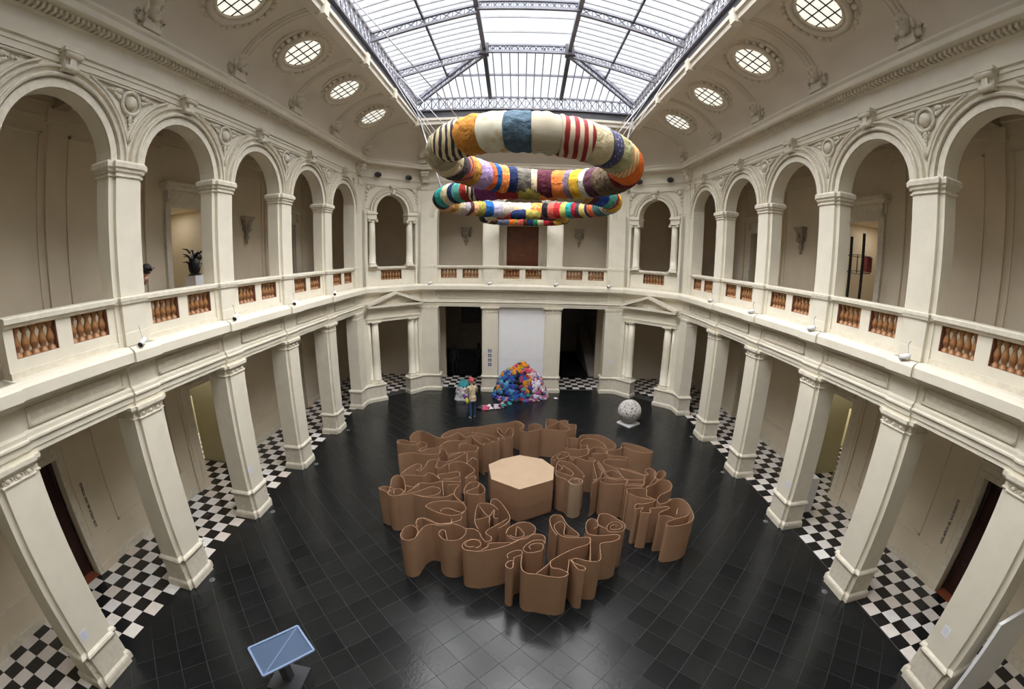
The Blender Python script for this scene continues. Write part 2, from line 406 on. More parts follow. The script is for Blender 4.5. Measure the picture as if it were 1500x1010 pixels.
    for lx,ly,lz,pw in ((.9,10.1,4.39,9),(2.45,13.5,3.39,60),(.85,10.1,8.48,4.5)):  # unseen lamps and plates added to brighten the passages and the upper recess
        lm=bpy.data.lights.new('added_fill_lamp','AREA'); lm.shape='DISK'; lm.size=.3; lm.energy=pw; lm.color=(1,.95,.86)
        lo=bpy.data.objects.new('added_fill_lamp',lm); link(lo); lo.parent=root; lo.location=(s*lx,ly,lz-.03)
        b=MB(); b.lathe([(.0,0),(.2,0),(.2,.03),(0,.03)],16,(s*lx,ly,lz-.02)); b.build('added_lamp_plate',WHITEM,root)
    # upper doorway recess
    b=MB(); bx(.25,1.6,9.16,9.36,5.4,8.7); bx(.25,1.6,10.84,11.04,5.4,8.7); bx(.25,1.6,9.16,11.04,8.49,8.7); bx(.25,1.6,9.16,11.04,5.38,5.46)
    b.build('door_recess',WALLP,root); b=MB(); bx(1.5,1.6,9.36,10.84,5.46,8.49); b.build('recess_back',mat('pale_ochre_wall',(.66,.58,.38),.6,.05,1),root)
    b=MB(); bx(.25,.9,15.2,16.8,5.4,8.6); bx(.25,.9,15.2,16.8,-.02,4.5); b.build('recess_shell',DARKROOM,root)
# wooden doors in the corridors
def panel_door(name,w,h,m,parent=None,loc=(0,0,0),rz=0,kind='structure',leaves=2):
    root=struct(name,loc,rz)
    lw=w/leaves
    for q in range(leaves):
        x0=-w/2+q*lw
        lf=MB().box(x0+.006,x0+lw-.006,0,.05,0,h).build('door_leaf',m,root)
        for z0,z1 in ((.15,h*.30),(h*.34,h*.66),(h*.70,h-.15)):
            b=MB(); b.box(x0+.1,x0+lw-.1,-.018,.0,z0,z1); b.box(x0+.15,x0+lw-.15,-.032,-.018,z0+.05,z1-.05); b.build('door_panel',m,lf)
        MB().ball((x0+(lw-.06 if q==0 else .06),-.05,h*.47),.03,8,6).build('door_knob',mat('brass',(.5,.35,.12),.3,.1,4,metal=1.0),lf)
    return root
for i,(s,nm,rz) in enumerate(SIDE):
    panel_door('door_%d'%(1+i),1.04,3.06,DARKW,None,(s*(BX+.35),BAYS[0],0),rz)
    b=MB();
    for y0,y1 in ((3.45,3.70),(4.74,5.0)): b.box(min(s*(BX+.2),s*(BX+.6)),max(s*(BX+.2),s*(BX+.6)),y0,y1,0,3.3)
    b.box(min(s*(BX+.2),s*(BX+.6)),max(s*(BX+.2),s*(BX+.6)),3.5,5,3.08,3.35)
    r=struct('trim_door_%s'%nm); b.build('door_reveal',DARKW,r)
    MB().box(min(s*BX,s*(BX+.5)),max(s*BX,s*(BX+.5)),3.7,4.74,-.02,.004).build('threshold',mat('red_wood_floor',(.30,.085,.04),.4,.15,4),r)
# ---------------------------------------------------------------- rear wall of the rear corridor
root=struct('wall_rear',(0,BY,0))
def pbr(mb,a,b_,z0,z1): mb.box(a,b_,0,.25,z0,z1)
b=MB(); holes_wall(b,-BX,BX,-.05,4.65,[(-4.25,-1.75,0,4.3),(1.85,4.25,0,4.3),],pbr); b.build('lower_wall',WALLP,root)
b=MB(); holes_wall(b,-BX,BX,4.65,10.75,[(-.86,.86,5.46,8.45)],pbr); b.build('upper_wall',WALLP,root)
b=MB(); frame(b,-.86,.86,8.45,.2,.08,5.46); b.box(-1.15,1.15,-.14,0,8.75,8.9); b.build('door_surround',CREAM2,root)
b=MB()
for x in (-5.6,-1.55,1.55,5.6,-8.8,8.8): b.box(x-.2,x+.2,-.08,0,0,4.6); b.box(x-.23,x+.23,-.11,0,0,.85); b.box(x-.2,x+.2,-.08,0,5.46,10.3)
b.box(-BX,BX,-.05,0,10.25,10.62); b.box(-BX,BX,-.03,0,5.46,5.72)
b.build('pilaster_strip',WALLP,root)
panel_door('door_3',1.72,2.99,WOOD,None,(0,BY+.12,5.46),0)
MB().box(-1.0,1.0,.19,.25,5.4,8.6).build('door_leak_block',DARKW,root)  # added sheet that blocks light leaking between the door leaves
# dim rooms and stairs behind the two rear openings
rm=struct('wall_rear_rooms',(0,BY,0))
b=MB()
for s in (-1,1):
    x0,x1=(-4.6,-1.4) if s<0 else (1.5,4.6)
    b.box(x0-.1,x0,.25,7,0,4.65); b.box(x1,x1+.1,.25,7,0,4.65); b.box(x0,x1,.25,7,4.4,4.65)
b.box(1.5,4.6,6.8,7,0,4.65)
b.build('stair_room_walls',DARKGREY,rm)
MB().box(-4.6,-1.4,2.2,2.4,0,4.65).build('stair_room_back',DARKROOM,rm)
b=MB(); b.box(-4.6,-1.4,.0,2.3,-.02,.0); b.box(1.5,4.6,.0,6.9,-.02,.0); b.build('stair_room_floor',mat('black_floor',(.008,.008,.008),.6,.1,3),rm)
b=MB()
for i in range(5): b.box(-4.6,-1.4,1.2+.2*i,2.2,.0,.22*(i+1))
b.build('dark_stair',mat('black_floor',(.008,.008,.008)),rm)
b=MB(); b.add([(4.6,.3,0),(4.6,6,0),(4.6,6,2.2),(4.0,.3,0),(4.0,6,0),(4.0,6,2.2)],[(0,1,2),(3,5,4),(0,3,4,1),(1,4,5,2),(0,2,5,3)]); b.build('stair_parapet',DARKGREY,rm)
# wall behind the camera
fw=struct('wall_front',(0,YF,0)); MB().box(-BX-.3,BX+.3,-.3,0,-.1,13).build('front_wall',CREAM,fw)
# ================================================================ entablatures swept round the hall
LOWP=[(.50,4.33),(.07,4.33),(.07,4.42),(.045,4.42),(.045,4.51),(.0,4.55),(.0,4.58),(.04,4.60),(.04,4.66),(.10,4.70),(.10,5.04),(.04,5.08),(.0,5.12),(-.14,5.16),(-.16,5.18),(-.22,5.19),(-.22,5.36),(-.19,5.40),(-.10,5.45),(.50,5.45)]
UPP=[(.46,10.22),(.05,10.22),(.05,10.33),(.03,10.33),(.03,10.40),(-.01,10.42),(-.01,10.46),(.07,10.48),(.07,10.86),(.04,10.89),(.02,10.90),(.02,10.99),(-.30,11.0),(-.31,11.02),(-.31,11.12),(-.36,11.17),(-.36,11.22),(-.10,11.28),(-.05,11.36),(.46,11.36)]
t1=struct('trim_1'); MB().sweep(LOWP,PATH).build('entablature',CREAM,t1)
t2=struct('trim_2'); MB().sweep(UPP,PATH).build('entablature',CREAM,t2)
# dentils under the top cornice (side walls)
b=MB()
for s in (-1,1):
    for n in range(150):
        y=1.0+n*.112
        b.box(min(s*(HX+.02),s*(HX-.14)),max(s*(HX+.02),s*(HX-.14)),y,y+.06,10.905,10.992)
tag(b.build('dentils',CREAM2,t2),kind='stuff')
# ressauts over the piers and sunk frieze panels
blk=MB(); blk.extr([(d-.055,z) for d,z in LOWP],-.33,.33); blk_me=blk.mesh('entablature_block',CREAM)
def panel_frame(w,z0,z1,d):
    b=MB()
    for x0,x1,a,c in ((-w,w,z1-.045,z1),(-w,w,z0,z0+.045),(-w,-w+.045,z0,z1),(w-.045,w,z0,z1)): b.box(x0,x1,d-.05,d+.01,a,c)
    b.box(-w+.09,w-.09,d-.012,d+.01,z0+.09,z1-.09)
    return b
fp_me=panel_frame(1.02,4.73,5.02,.10).mesh('frieze_panel',CREAM2)
for s,nm,rz in SIDE:
    for k in range(0,5):
        put('entablature_block',blk_me,t1,(s*HX,yc(k),0),rz)
        put('frieze_panel',fp_me,t1,(s*HX,yc(k)+PITCH/2,0),rz)
for x in (-1.55,1.55): put('entablature_block',blk_me,t1,(x,YR,0))
for x in (-4.58,4.58): put('entablature_block',blk_me,t1,(x,YR,0))
for x in (-3.06,0,3.06): put('frieze_panel',fp_me,t1,(x,YR,0))
# ================================================================ arcade walls of the gallery
def arch_wall_me(hw,r,z0=8.79,z1=10.25,cz=8.735,d0=.08,d1=.46,n=32):
    b=MB();F=[];B_=[]
    A=[];O=[]
    for k in range(n+1):
        t=PI*k/n; x=r*math.cos(t); z=cz+r*math.sin(t); A.append((x,z))
        c,s_=math.cos(t),math.sin(t)
        q=min((hw/abs(c)) if abs(c)>1e-6 else 1e9,((z1-cz)/s_) if s_>1e-6 else 1e9); O.append((c*q,cz+s_*q))
    # insert exact corners
    v=[];f=[]
    for k in range(n+1): v+=[(A[k][0],d0,A[k][1]),(O[k][0],d0,O[k][1]),(A[k][0],d1,A[k][1]),(O[k][0],d1,O[k][1])]
    for k in range(n):
        a=4*k;c=a+4
        f+=[(a,a+1,c+1,c),(a+2,c+2,c+3,a+3),(a,c,c+2,a+2)]
        # corner triangle fill
    for sgn in (1,-1):
        for k in range(n):
            if abs(abs(O[k][0])-hw)<1e-6 and abs(O[k+1][1]-z1)<1e-6 and sgn>0 and O[k][0]>0 and abs(O[k+1][0])<hw-1e-6:
                i=len(v); v+=[(hw,d0,z1),(hw,d1,z1)]; f+=[(4*k+1,i,4*k+5),(4*k+3,4*k+7,i+1)]
            if abs(abs(O[k+1][0])-hw)<1e-6 and abs(O[k][1]-z1)<1e-6 and sgn<0 and O[k+1][0]<0 and abs(O[k][0])<hw-1e-6:
                i=len(v); v+=[(-hw,d0,z1),(-hw,d1,z1)]; f+=[(4*k+1,i,4*k+5),(4*k+3,4*k+7,i+1)]
    b.add(v,f)
    return b
def archivolt_me(r,cz=8.735,k=.84):
    P=[(0,.09),(0,.015),(.17,.015),(.18,.05),(.20,.05),(.205,-.045),(.245,-.06),(.27,-.045),(.275,.04),(.30,.04),(.38,.02),(.385,-.03),(.415,-.04),(.43,-.03),(.435,.09)]
    return MB().arc([(r+a*k,d) for a,d in P],cz,32)
def keystone_me(zb,zt,w=.17):
    b=MB(); b.frus((-w*.8,w*.8,-.07,.05),(-w,w,-.12,.05),zb,zt-.06); b.box(-w-.03,w+.03,-.16,.05,zt-.06,zt)
    b.lathe([(.0,-w*.8),(.06,-w*.8),(.06,w*.8),(0,w*.8)],10,(0,-.10,zb+.05),True,'x'); b.lathe([(.0,-w),(.055,-w),(.055,w),(0,w)],10,(0,-.14,zt-.12),True,'x')
    b.box(-w*.35,w*.35,-.15,0,zb+.08,zt-.1)
    return b
def spandrel_me(hp,r):
    # triangular relief between two archivolts whose centres lie hp away
    b=MB(); rr=1.52; pts=[];zt=10.17
    def arcpt(sg,t): return (sg*(hp-rr*math.cos(t)),.045,8.735+rr*math.sin(t))
    t1=math.asin(min(.999,(zt-8.735)/rr)); t0=math.acos(min(.999,(hp-.015)/rr)) if hp<rr else .05
    L=[arcpt(-1,t0+(t1-t0)*i/10) for i in range(11)]; Rr=[arcpt(1,t0+(t1-t0)*i/10) for i in range(11)]
    b.tube(L,.03,5); b.tube(Rr,.03,5); b.tube([L[-1],Rr[-1]],.03,5)
    c=(0,.05,9.93)
    b.tube([(c[0]+.215*math.cos(2*PI*i/20),.045,c[2]-.02+.215*math.sin(2*PI*i/20)) for i in range(20)],.04,6,True,True)
    c=(0,.05,9.91); b.ball(c,.135,14,8,(1,.8,1))
    for q in (-1,1):
        for i in range(4): b.ball((q*(.30+.085*i),.05,10.08-.004*i),.07-.013*i,8,6,(1.1,.7,.8)); b.ball((q*(.285+.05*i),.05,9.97+.02*i),.052-.009*i,8,6,(1,.7,1))
        b.tube([(q*.26,.045,10.02),(q*.34,.03,10.10),(q*.46,.03,10.10),(q*.44,.03,10.05),(q*.39,.03,10.06)],.016,5)
        b.tube([(q*.05,.045,9.68),(q*.10,.03,9.64),(q*.07,.03,9.58),(q*.03,.03,9.60)],.016,5)
    for i in range(4): b.ball((0,.05,9.64-.07*i),.062-.012*i,8,6,(.8,.7,1.1))
    return b
aw=arch_wall_me(PITCH/2,1.07).mesh('arch_wall',CREAM); av=archivolt_me(1.07).mesh('archivolt',CREAM2); ks=keystone_me(10.05,10.43).mesh('keystone',CREAM2); sp=spandrel_me(PITCH/2,1.0).mesh('spandrel_relief',CREAM2)
for s,nm,rz in SIDE:
    root=struct('wall_arcade_'+nm)
    for k in range(-1,5):
        y=yc(k)+PITCH/2; p=(s*HX,y,0)
        put('arch_wall',aw,root,p,rz)
        put('archivolt',av,root,p,rz); put('keystone',ks,root,p,rz)
    for k in range(0,5): put('spandrel_relief',sp,root,(s*HX,yc(k),0),rz)
    b=MB(); b.box(min(s*(HX+.06),s*(HX+.46)),max(s*(HX+.06),s*(HX+.46)),yc(5),YC+.2,8.79,10.3); b.box(min(s*(HX+.06),s*(HX+.46)),max(s*(HX+.06),s*(HX+.46)),YF,yc(-1),4.4,10.3); b.build('corner_wall',CREAM,root)
    b=MB(); b.box(min(s*(HX-.02),s*(HX+.4)),max(s*(HX-.02),s*(HX+.4)),yc(5)-.1,YC+.05,5.45,10.25); b.box(min(s*(HX-.06),s*(HX+.4)),max(s*(HX-.06),s*(HX+.4)),yc(5)-.13,YC+.07,10.02,10.22); b.build('corner_pilaster',CREAM,root)
root=struct('wall_arcade_rear')
aw2=arch_wall_me(1.515,1.09).mesh('arch_wall',CREAM); av2=archivolt_me(1.09,k=.84).mesh('archivolt',CREAM2)
aw3=arch_wall_me(1.55,1.14).mesh('arch_wall',CREAM); av3=archivolt_me(1.14,k=.72).mesh('archivolt',CREAM2)
for x,w_,a_ in ((-3.065,aw2,av2),(0,aw3,av3),(3.065,aw2,av2)):
    put('arch_wall',w_,root,(x,YR,0)); put('archivolt',a_,root,(x,YR,0)); put('keystone',ks,root,(x,YR,0))
sp2=spandrel_me(1.53,1.1).mesh('spandrel_relief',CREAM2)
for x in (-1.55,1.55): put('spandrel_relief',sp2,root,(x,YR,0))
for s in (-1,1):
    b=MB(); b.box(min(s*4.58,s*5.1),max(s*4.58,s*5.1),YR+.06,YR+.46,8.79,10.3); b.build('corner_wall',CREAM,root)
def console_me():
    b=MB(); b.frus((-.12,.12,-.08,.08),(-.17,.17,-.26,.08),10.36,10.86); b.box(-.2,.2,-.3,.08,10.80,10.90)
    b.lathe([(0,-.15),(.08,-.15),(.08,.15),(0,.15)],10,(0,-.08,10.42),True,'x'); b.lathe([(0,-.17),(.07,-.17),(.07,.17),(0,.17)],10,(0,-.22,10.72),True,'x'); return b
cm=console_me().mesh('console',CREAM2)
for x in (-4.75,4.75,-1.55,1.55): put('console',cm,root,(x,YR,0))
for s,nm,rz in SIDE: put('console',cm,root,(s*HX,YC-.35,0),rz)
# chamfered corner bays
SPR=8.86
cw=arch_wall_me(1.563,.82,8.79,10.25,SPR,.04,.42).mesh('arch_wall',CREAM)
cav=MB().arc([(.82,.05),(.82,-.03),(.94,-.03),(.945,.01),(.955,.01),(.96,-.07),(1.0,-.08),(1.02,-.05),(1.02,0),(1.08,0),(1.08,-.04),(1.12,-.04),(1.12,.05)],SPR,28).mesh('archivolt',CREAM2)
cks=keystone_me(9.68,10.1,.13).mesh('keystone',CREAM2)
def corner_relief():
    b=MB()
    for q in (-1,1):
        L=[(q*(1.17*math.cos(t)),-.0,SPR+1.17*math.sin(t)) for t in [PI/2*i/10*.92+.1 for i in range(11)]]
        b.tube(L,.016,5); b.tube([L[-1],(q*1.4,0,10.1)],.016,5); b.tube([(q*1.4,0,10.1),(q*1.4,0,9.0),L[0]],.016,5)
        for (x,z,r) in ((1.22,9.95,.12),(1.05,10.02,.07),(1.3,9.75,.08),(1.3,9.55,.06),(.92,10.05,.05),(1.33,9.38,.045)): b.ball((q*x,.0,z),r,10,6,(1,.55,1))
    return b
crl=corner_relief().mesh('spandrel_relief',CREAM2)
for (oc,rz),nm in ((CHL,'left'),(CHR,'right')):
    root=struct('wall_corner_'+nm,(oc[0],oc[1],0),rz)
    put('arch_wall',cw,root); put('archivolt',cav,root); put('keystone',cks,root); put('spandrel_relief',crl,root)
    b=MB()
    for q in (-1,1):
        b.box(q*1.41-.15,q*1.41+.15,.0,.5,5.45,8.9); b.box(min(q*.82,q*1.28),max(q*.82,q*1.28),-.05,.42,8.53,8.88); b.box(min(q*.785,q*1.3),max(q*.785,q*1.3),-.10,.44,8.74,8.82)
    b.build('impost_block',CREAM,root)
    # ground floor lintel and pediment
    b=MB(); b.box(-1.56,1.56,.0,.5,3.98,4.6); b.box(-1.45,1.45,-.06,.5,3.80,3.98); b.box(-1.45,1.45,-.10,.4,3.94,4.0); b.build('lintel',CREAM,root)
    pd=MB()
    pd.add([(-1.44,-.32,4.49),(1.44,-.32,4.49),(1.44,-.32,4.58),(-1.44,-.32,4.58),(-1.42,.1,4.50),(1.42,.1,4.50),(1.42,.1,4.58),(-1.42,.1,4.58)],[(0,1,2,3),(4,7,6,5),(0,4,5,1),(3,2,6,7),(0,3,7,4),(1,5,6,2)])
    for q in (-1,1):
        v=[(q*1.46,-.34,4.54),(q*1.46,-.34,4.66),(0,-.34,5.20),(0,-.34,5.06)]
        pd.add(v+[(x,.1,z) for x,_,z in v],[(0,1,2,3),(4,7,6,5),(0,4,5,1),(1,5,6,2),(2,6,7,3),(3,7,4,0)])
    pd.add([(-1.3,-.04,4.58),(1.3,-.04,4.58),(0,-.04,5.08)],[(0,1,2)])
    pd.build('pediment',CREAM2,root)
# ================================================================ cove and ribs
def cove_pt(bx_,by_,tx_,ty_,phi): 
    c=math.cos(phi);return (tx_+(bx_-tx_)*c,ty_+(by_-ty_)*c,11.24+1.59*math.sin(phi))
SKX=4.78; SKY=18.02; SY0=1.0
ceil=struct('ceiling')
bp_=offpath(-.10)
rails=[]
ys=[YF+i*(bp_[1][1]-YF)/24 for i in range(25)]
for y in ys: rails.append(((bp_[1][0],y),(-SKX,min(y,SKY))))
for i in range(1,9): t=i/9; rails.append(((bp_[1][0]+(bp_[2][0]-bp_[1][0])*t,bp_[1][1]+(bp_[2][1]-bp_[1][1])*t),(-SKX,SKY)))
for i in range(0,13): t=i/12; rails.append(((bp_[2][0]+(bp_[3][0]-bp_[2][0])*t,bp_[2][1]),(-SKX+2*SKX*t,SKY)))
for i in range(1,9): t=i/9; rails.append(((bp_[3][0]+(bp_[4][0]-bp_[3][0])*t,bp_[3][1]+(bp_[4][1]-bp_[3][1])*t),(SKX,SKY)))
for y in ys[::-1]: rails.append(((bp_[4][0],y),(SKX,min(y,SKY))))
N=14;v=[];f=[]
for (B0,T0) in rails:
    for j in range(N+1): v.append(cove_pt(B0[0],B0[1],T0[0],T0[1],PI/2*j/N))
for i in range(len(rails)-1):
    for j in range(N): f.append((i*(N+1)+j,(i+1)*(N+1)+j,(i+1)*(N+1)+j+1,i*(N+1)+j+1))
b=MB(); b.add(v,f,True); b.build('cove',COVE,ceil)
MB().box(-BX,BX,YF-.2,SY0,12.8,13.0).build('cove_end',COVE,ceil)
def rib_at(s,y):
    b=MB()
    for off,r in ((-.11,.045),(.11,.045),(0,.07)):
        b.tube([cove_pt(s*7.06,y+off,s*SKX,y+off,PI/2*j/16) for j in range(17)],r,6)
    return b
for s in (-1,1):
    for k in range(1,5): rib_at(s,yc(k)).build('cove_rib',COVE,ceil)
for s in (-1,1):   # ribs of the chamfers
    for (B0) in ((s*bp_[4][0],bp_[4][1]),(s*bp_[3][0],bp_[3][1])):
        MB().tube([cove_pt(B0[0],B0[1],s*SKX,SKY,PI/2*j/16) for j in range(17)],.07,6).build('cove_rib',COVE,ceil)
# sculpted heads at the rib feet
def head_me():
    b=MB()
    b.box(-.24,.24,-.14,.18,0,.10); b.box(-.19,.19,-.11,.18,.10,.22)
    b.ball((0,-.10,.46),.19,14,10,(.85,.95,1.2)); b.ball((0,-.28,.43),.05,8,6,(.7,1.2,1.2)); b.ball((-.07,-.26,.50),.032,8,5); b.ball((.07,-.26,.50),.032,8,5)
    b.ball((0,-.26,.34),.05,8,5,(1.3,.6,.6)); b.ball((0,-.06,.60),.21,12,8,(1.0,1.0,.75)); b.ball((0,-.18,.28),.10,8,6,(1,.8,.9))
    for q in (-1,1):
        b.ball((q*.19,-.06,.48),.10,8,6,(.6,.8,1.6))
        for i in range(4): b.ball((q*(.24+.085*i),.02,.20+.06*i),.085-.01*i,8,6,(1.3,.5,.55))
        b.tube([(q*.20,0,.16),(q*.32,-.03,.22),(q*.38,-.03,.34),(q*.31,-.03,.40),(q*.27,-.03,.33)],.035,6)
    return b
hm=head_me().mesh('relief_head',CREAM2)
for s,nm,rz in SIDE:
    for k in range(1,6):
        y=yc(k) if k<5 else YC-.05
        put('relief_head',hm,ceil,(s*(HX-.16),y,11.30),rz)
for s in (-1,1): put('relief_head',hm,ceil,(s*(XC-.05),YR-.16,11.30),0)
# round windows in the cove
def oculus(i,s,y):
    root=struct('window_%d'%i)
    phi=math.asin((12.56-11.24)/1.59)
    p=Vector(cove_pt(s*7.06,y,s*SKX,y,phi)); t=(Vector(cove_pt(s*7.06,y,s*SKX,y,phi+.01))-Vector(cove_pt(s*7.06,y,s*SKX,y,phi-.01))).normalized()
    al=Vector((0,1,0)); n=al.cross(t).normalized()
    if n.z>0: n=-n
    def W(a,c,d): return tuple(p+al*a+t*c+n*d)
    def ring(r,rt,d,nn=32): return [W(r*math.cos(2*PI*q/nn),r*math.sin(2*PI*q/nn),d) for q in range(nn)]
    MB().tube(ring(.92,0,.02),.06,6,True,True).build('outer_moulding',COVE,root)
    b=MB()
    for q in range(26):
        a=2*PI*q/26; b.ball(W(.82*math.cos(a),.82*math.sin(a),.07),.078,7,5)
    b.build('egg_moulding',CREAM2,root)
    MB().tube(ring(.67,0,.08),.085,8,True,True).build('inner_moulding',COVE,root)
    MB().tube(ring(.555,0,.05),.055,6,True,True).build('window_frame',CREAM2,root)
    nn=28;v=[W(0,0,.05)]+ring(.5,0,.05,nn); MB().add(v,[(0,1+q,1+(q+1)%nn) for q in range(nn)]).build('window_pane',OCGLASS,root)
    b=MB()
    for q in (-.25,0,.25):
        h=math.sqrt(.25-q*q); b.bar(W(q,-h,.065),W(q,h,.065),.022); b.bar(W(-h,q,.065),W(h,q,.065),.022)
    b.build('leading',BLACKM,root)
OCGLASS=emis('glowing_pane',(.92,.89,.80),.55)  # pane glows by emission in place of daylight; the cove behind is closed
for s in (-1,1):
    for q,k in enumerate((2,3,4)): oculus(2+q+(3 if s>0 else 0),s,yc(k)+PITCH/2)
    oculus(8 if s<0 else 9,s,yc(1)+PITCH/2)
# ================================================================ glazed roof
sky=struct('window_1')
A_X=1.55; A_Y=14.85; A_Z=14.58; EZ=13.86
b=MB()
P=[(-SKX,SY0),(-SKX,SKY),(SKX,SKY),(SKX,SY0)]
MB().sweep([(-.02,12.66),(-.02,12.80),(-.08,12.84),(-.08,12.95),(.25,12.95),(.25,12.66)],P).build('cream_kerb',COVE,sky)
MB().sweep([(-.02,12.95),(-.02,13.06),(.03,13.06),(.03,13.30),(.25,13.30),(.25,12.95)],P).build('steel_kerb',STEELD,sky)
# brackets under the kerb at every rib
for s in (-1,1):
    for k in range(1,5): MB().box(s*SKX-.12,s*SKX+.12,yc(k)-.12,yc(k)+.12,12.60,12.97).build('kerb_bracket',CREAM2,sky)
    MB().box(s*SKX-.13,s*SKX+.13,SKY-.13,SKY+.13,12.60,12.98).build('kerb_bracket',CREAM2,sky)
# lattice girders
def lattice(a,b_,z0,z1,step,m,name='lattice_girder',z0b=None,z1b=None,w=.035):
    z0b=z0 if z0b is None else z0b; z1b=z1 if z1b is None else z1b
    A=Vector((a[0],a[1],0));B=Vector((b_[0],b_[1],0));L=(B-A).length;n=max(1,int(L/step));mb=MB()
    def Q(t,lo): 
        p=A+(B-A)*t; z=(z0+(z0b-z0)*t) if lo else (z1+(z1b-z1)*t); return (p.x,p.y,z)
    mb.bar(Q(0,1),Q(1,1),.10,.07); mb.bar(Q(0,0),Q(1,0),.10,.07)
    for i in range(n):
        t0=i/n;t1=(i+1)/n
        mb.bar(Q(t0,1),Q(t1,0),w); mb.bar(Q(t0,0),Q(t1,1),w); mb.bar(Q(t0,1),Q(t0,0),w)
    return mb.build(name,m,sky)
for s in (-1,1): lattice((s*SKX,SY0),(s*SKX,SKY),13.33,EZ,.36,STEEL)
lattice((-SKX,SKY),(SKX,SKY),13.33,EZ,.34,STEEL)
def zslope(dx): # dx distance from eave
    return EZ+(A_Z-EZ)*dx/(SKX-A_X)
# hip rafters, thick rafters, purlins
for s in (-1,1):
    MB().bar((s*SKX,SKY,EZ),(s*A_X,A_Y,A_Z),.13,.16).build('hip_rafter',STEEL,sky)
    lattice((s*SKX*.985,SKY-.1),(s*A_X,A_Y),EZ-.28,EZ-.06,.30,STEEL,'hip_truss',A_Z-.28,A_Z-.06,.025)
    MB().bar((s*(A_X-.02),SKY,EZ-.02),(s*A_X,A_Y,A_Z-.02),.15,.18).build('rafter',STEELD,sky)
    for n in range(5):
        y=A_Y-PITCH*n
        lattice((s*SKX,y),(s*A_X,y),EZ-.30,EZ,.33,STEEL,'roof_truss',A_Z-.26,A_Z+.02,.028)
        if n<6 and n>0: pass
    MB().bar((s*(SKX+A_X)/2,SY0,zslope((SKX-A_X)/2)),(s*(SKX+A_X)/2,SKY-(SKX-A_X)/2,zslope((SKX-A_X)/2)),.06,.08).build('purlin',STEELD,sky)
    MB().bar((s*A_X,SY0,A_Z),(s*A_X,A_Y,A_Z),.14,.16).build('ridge_beam',STEEL,sky)
lattice((-A_X,A_Y),(A_X,A_Y),A_Z-.12,A_Z+.16,.22,STEEL,'ridge_truss')
for s in (-1,1): MB().box(s*A_X-.16,s*A_X+.16,A_Y-.16,A_Y+.16,A_Z-.24,A_Z+.2).build('joint_plate',STEELD,sky)
q=(SKX-A_X)/2; MB().bar((-SKX+q,SKY-q,zslope(q)),(SKX-q,SKY-q,zslope(q)),.07,.08).build('purlin',STEEL,sky)
for n in range(1,5):
    y=A_Y-PITCH*n; lattice((-A_X,y),(A_X,y),A_Z-.12,A_Z+.16,.22,STEEL,'ridge_truss')
# rear slope: bars and panes
NB=30; dx=2*SKX/NB
def rtop(x):
    m=max(0,SKX-max(abs(x),A_X)); return (SKY-m,zslope(m))
def pane_obj(pts):
    n=len(pts); MB().add(list(pts)+[(x,y,z+.012) for x,y,z in pts],[tuple(range(n)),tuple(range(2*n-1,n-1,-1))]).build('pane',GLASS,sky)
for i in range(NB):
    x0=-SKX+i*dx;x1=x0+dx
    y0,z0=rtop(x0);y1,z1=rtop(x1)
    pts=[(x0,SKY,EZ+.05),(x1,SKY,EZ+.05),(x1,y1,z1+.05),(x0,y0,z0+.05)]
    pane_obj(pts)
    if i>0: MB().bar((x0,SKY,EZ+.06),(x0,y0,z0+.06),.036,.06).build('glazing_bar',STEELL,sky)
    MB().add([(x0,SKY+.12,13.3),(x1,SKY+.12,13.3),(x1,SKY+.12,EZ+.06),(x0,SKY+.12,EZ+.06)],[(0,1,2,3)]).build('pane',GLASS,sky)
    if i>0: MB().bar((x0,SKY+.11,13.3),(x0,SKY+.11,EZ+.06),.036,.06).build('glazing_bar',STEELL,sky)
# side slopes
NS=48; dy=(SKY-SY0)/NS
for s in (-1,1):
    for i in range(NS):
        y0=SY0+i*dy;y1=y0+dy
        def top(y):
            m=min(SKX-A_X,SKY-y); return (s*(SKX-m),zslope(m))
        xa,za=top(y0);xb,zb=top(y1)
        pane_obj([(s*SKX,y0,EZ+.05),(s*SKX,y1,EZ+.05),(xb,y1,zb+.05),(xa,y0,za+.05)])
        MB().bar((s*SKX,y0,EZ+.06),(xa,y0,za+.06),.036,.06).build('glazing_bar',STEELL,sky)
    for i in range(0,NS,4):
        y0=SY0+i*dy;y1=min(SKY,y0+4*dy)
        MB().add([(s*(SKX+.12),y0,13.3),(s*(SKX+.12),y1,13.3),(s*(SKX+.12),y1,EZ+.06),(s*(SKX+.12),y0,EZ+.06)],[(0,1,2,3)]).build('pane',GLASS,sky)
for i in range(14):
    y0=SY0+i*(A_Y-SY0)/14;y1=y0+(A_Y-SY0)/14
    for xx in (-A_X,0): pane_obj([(xx,y0,A_Z+.18),(xx+A_X,y0,A_Z+.18),(xx+A_X,y1,A_Z+.18),(xx,y1,A_Z+.18)])
    MB().bar((-A_X,y0,A_Z+.17),(A_X,y0,A_Z+.17),.036,.06).build('glazing_bar',STEELL,sky)
MB().box(-SKX-.3,SKX+.3,SY0-.3,SY0,12.6,15.2).build('gable_end',STEELL,sky)
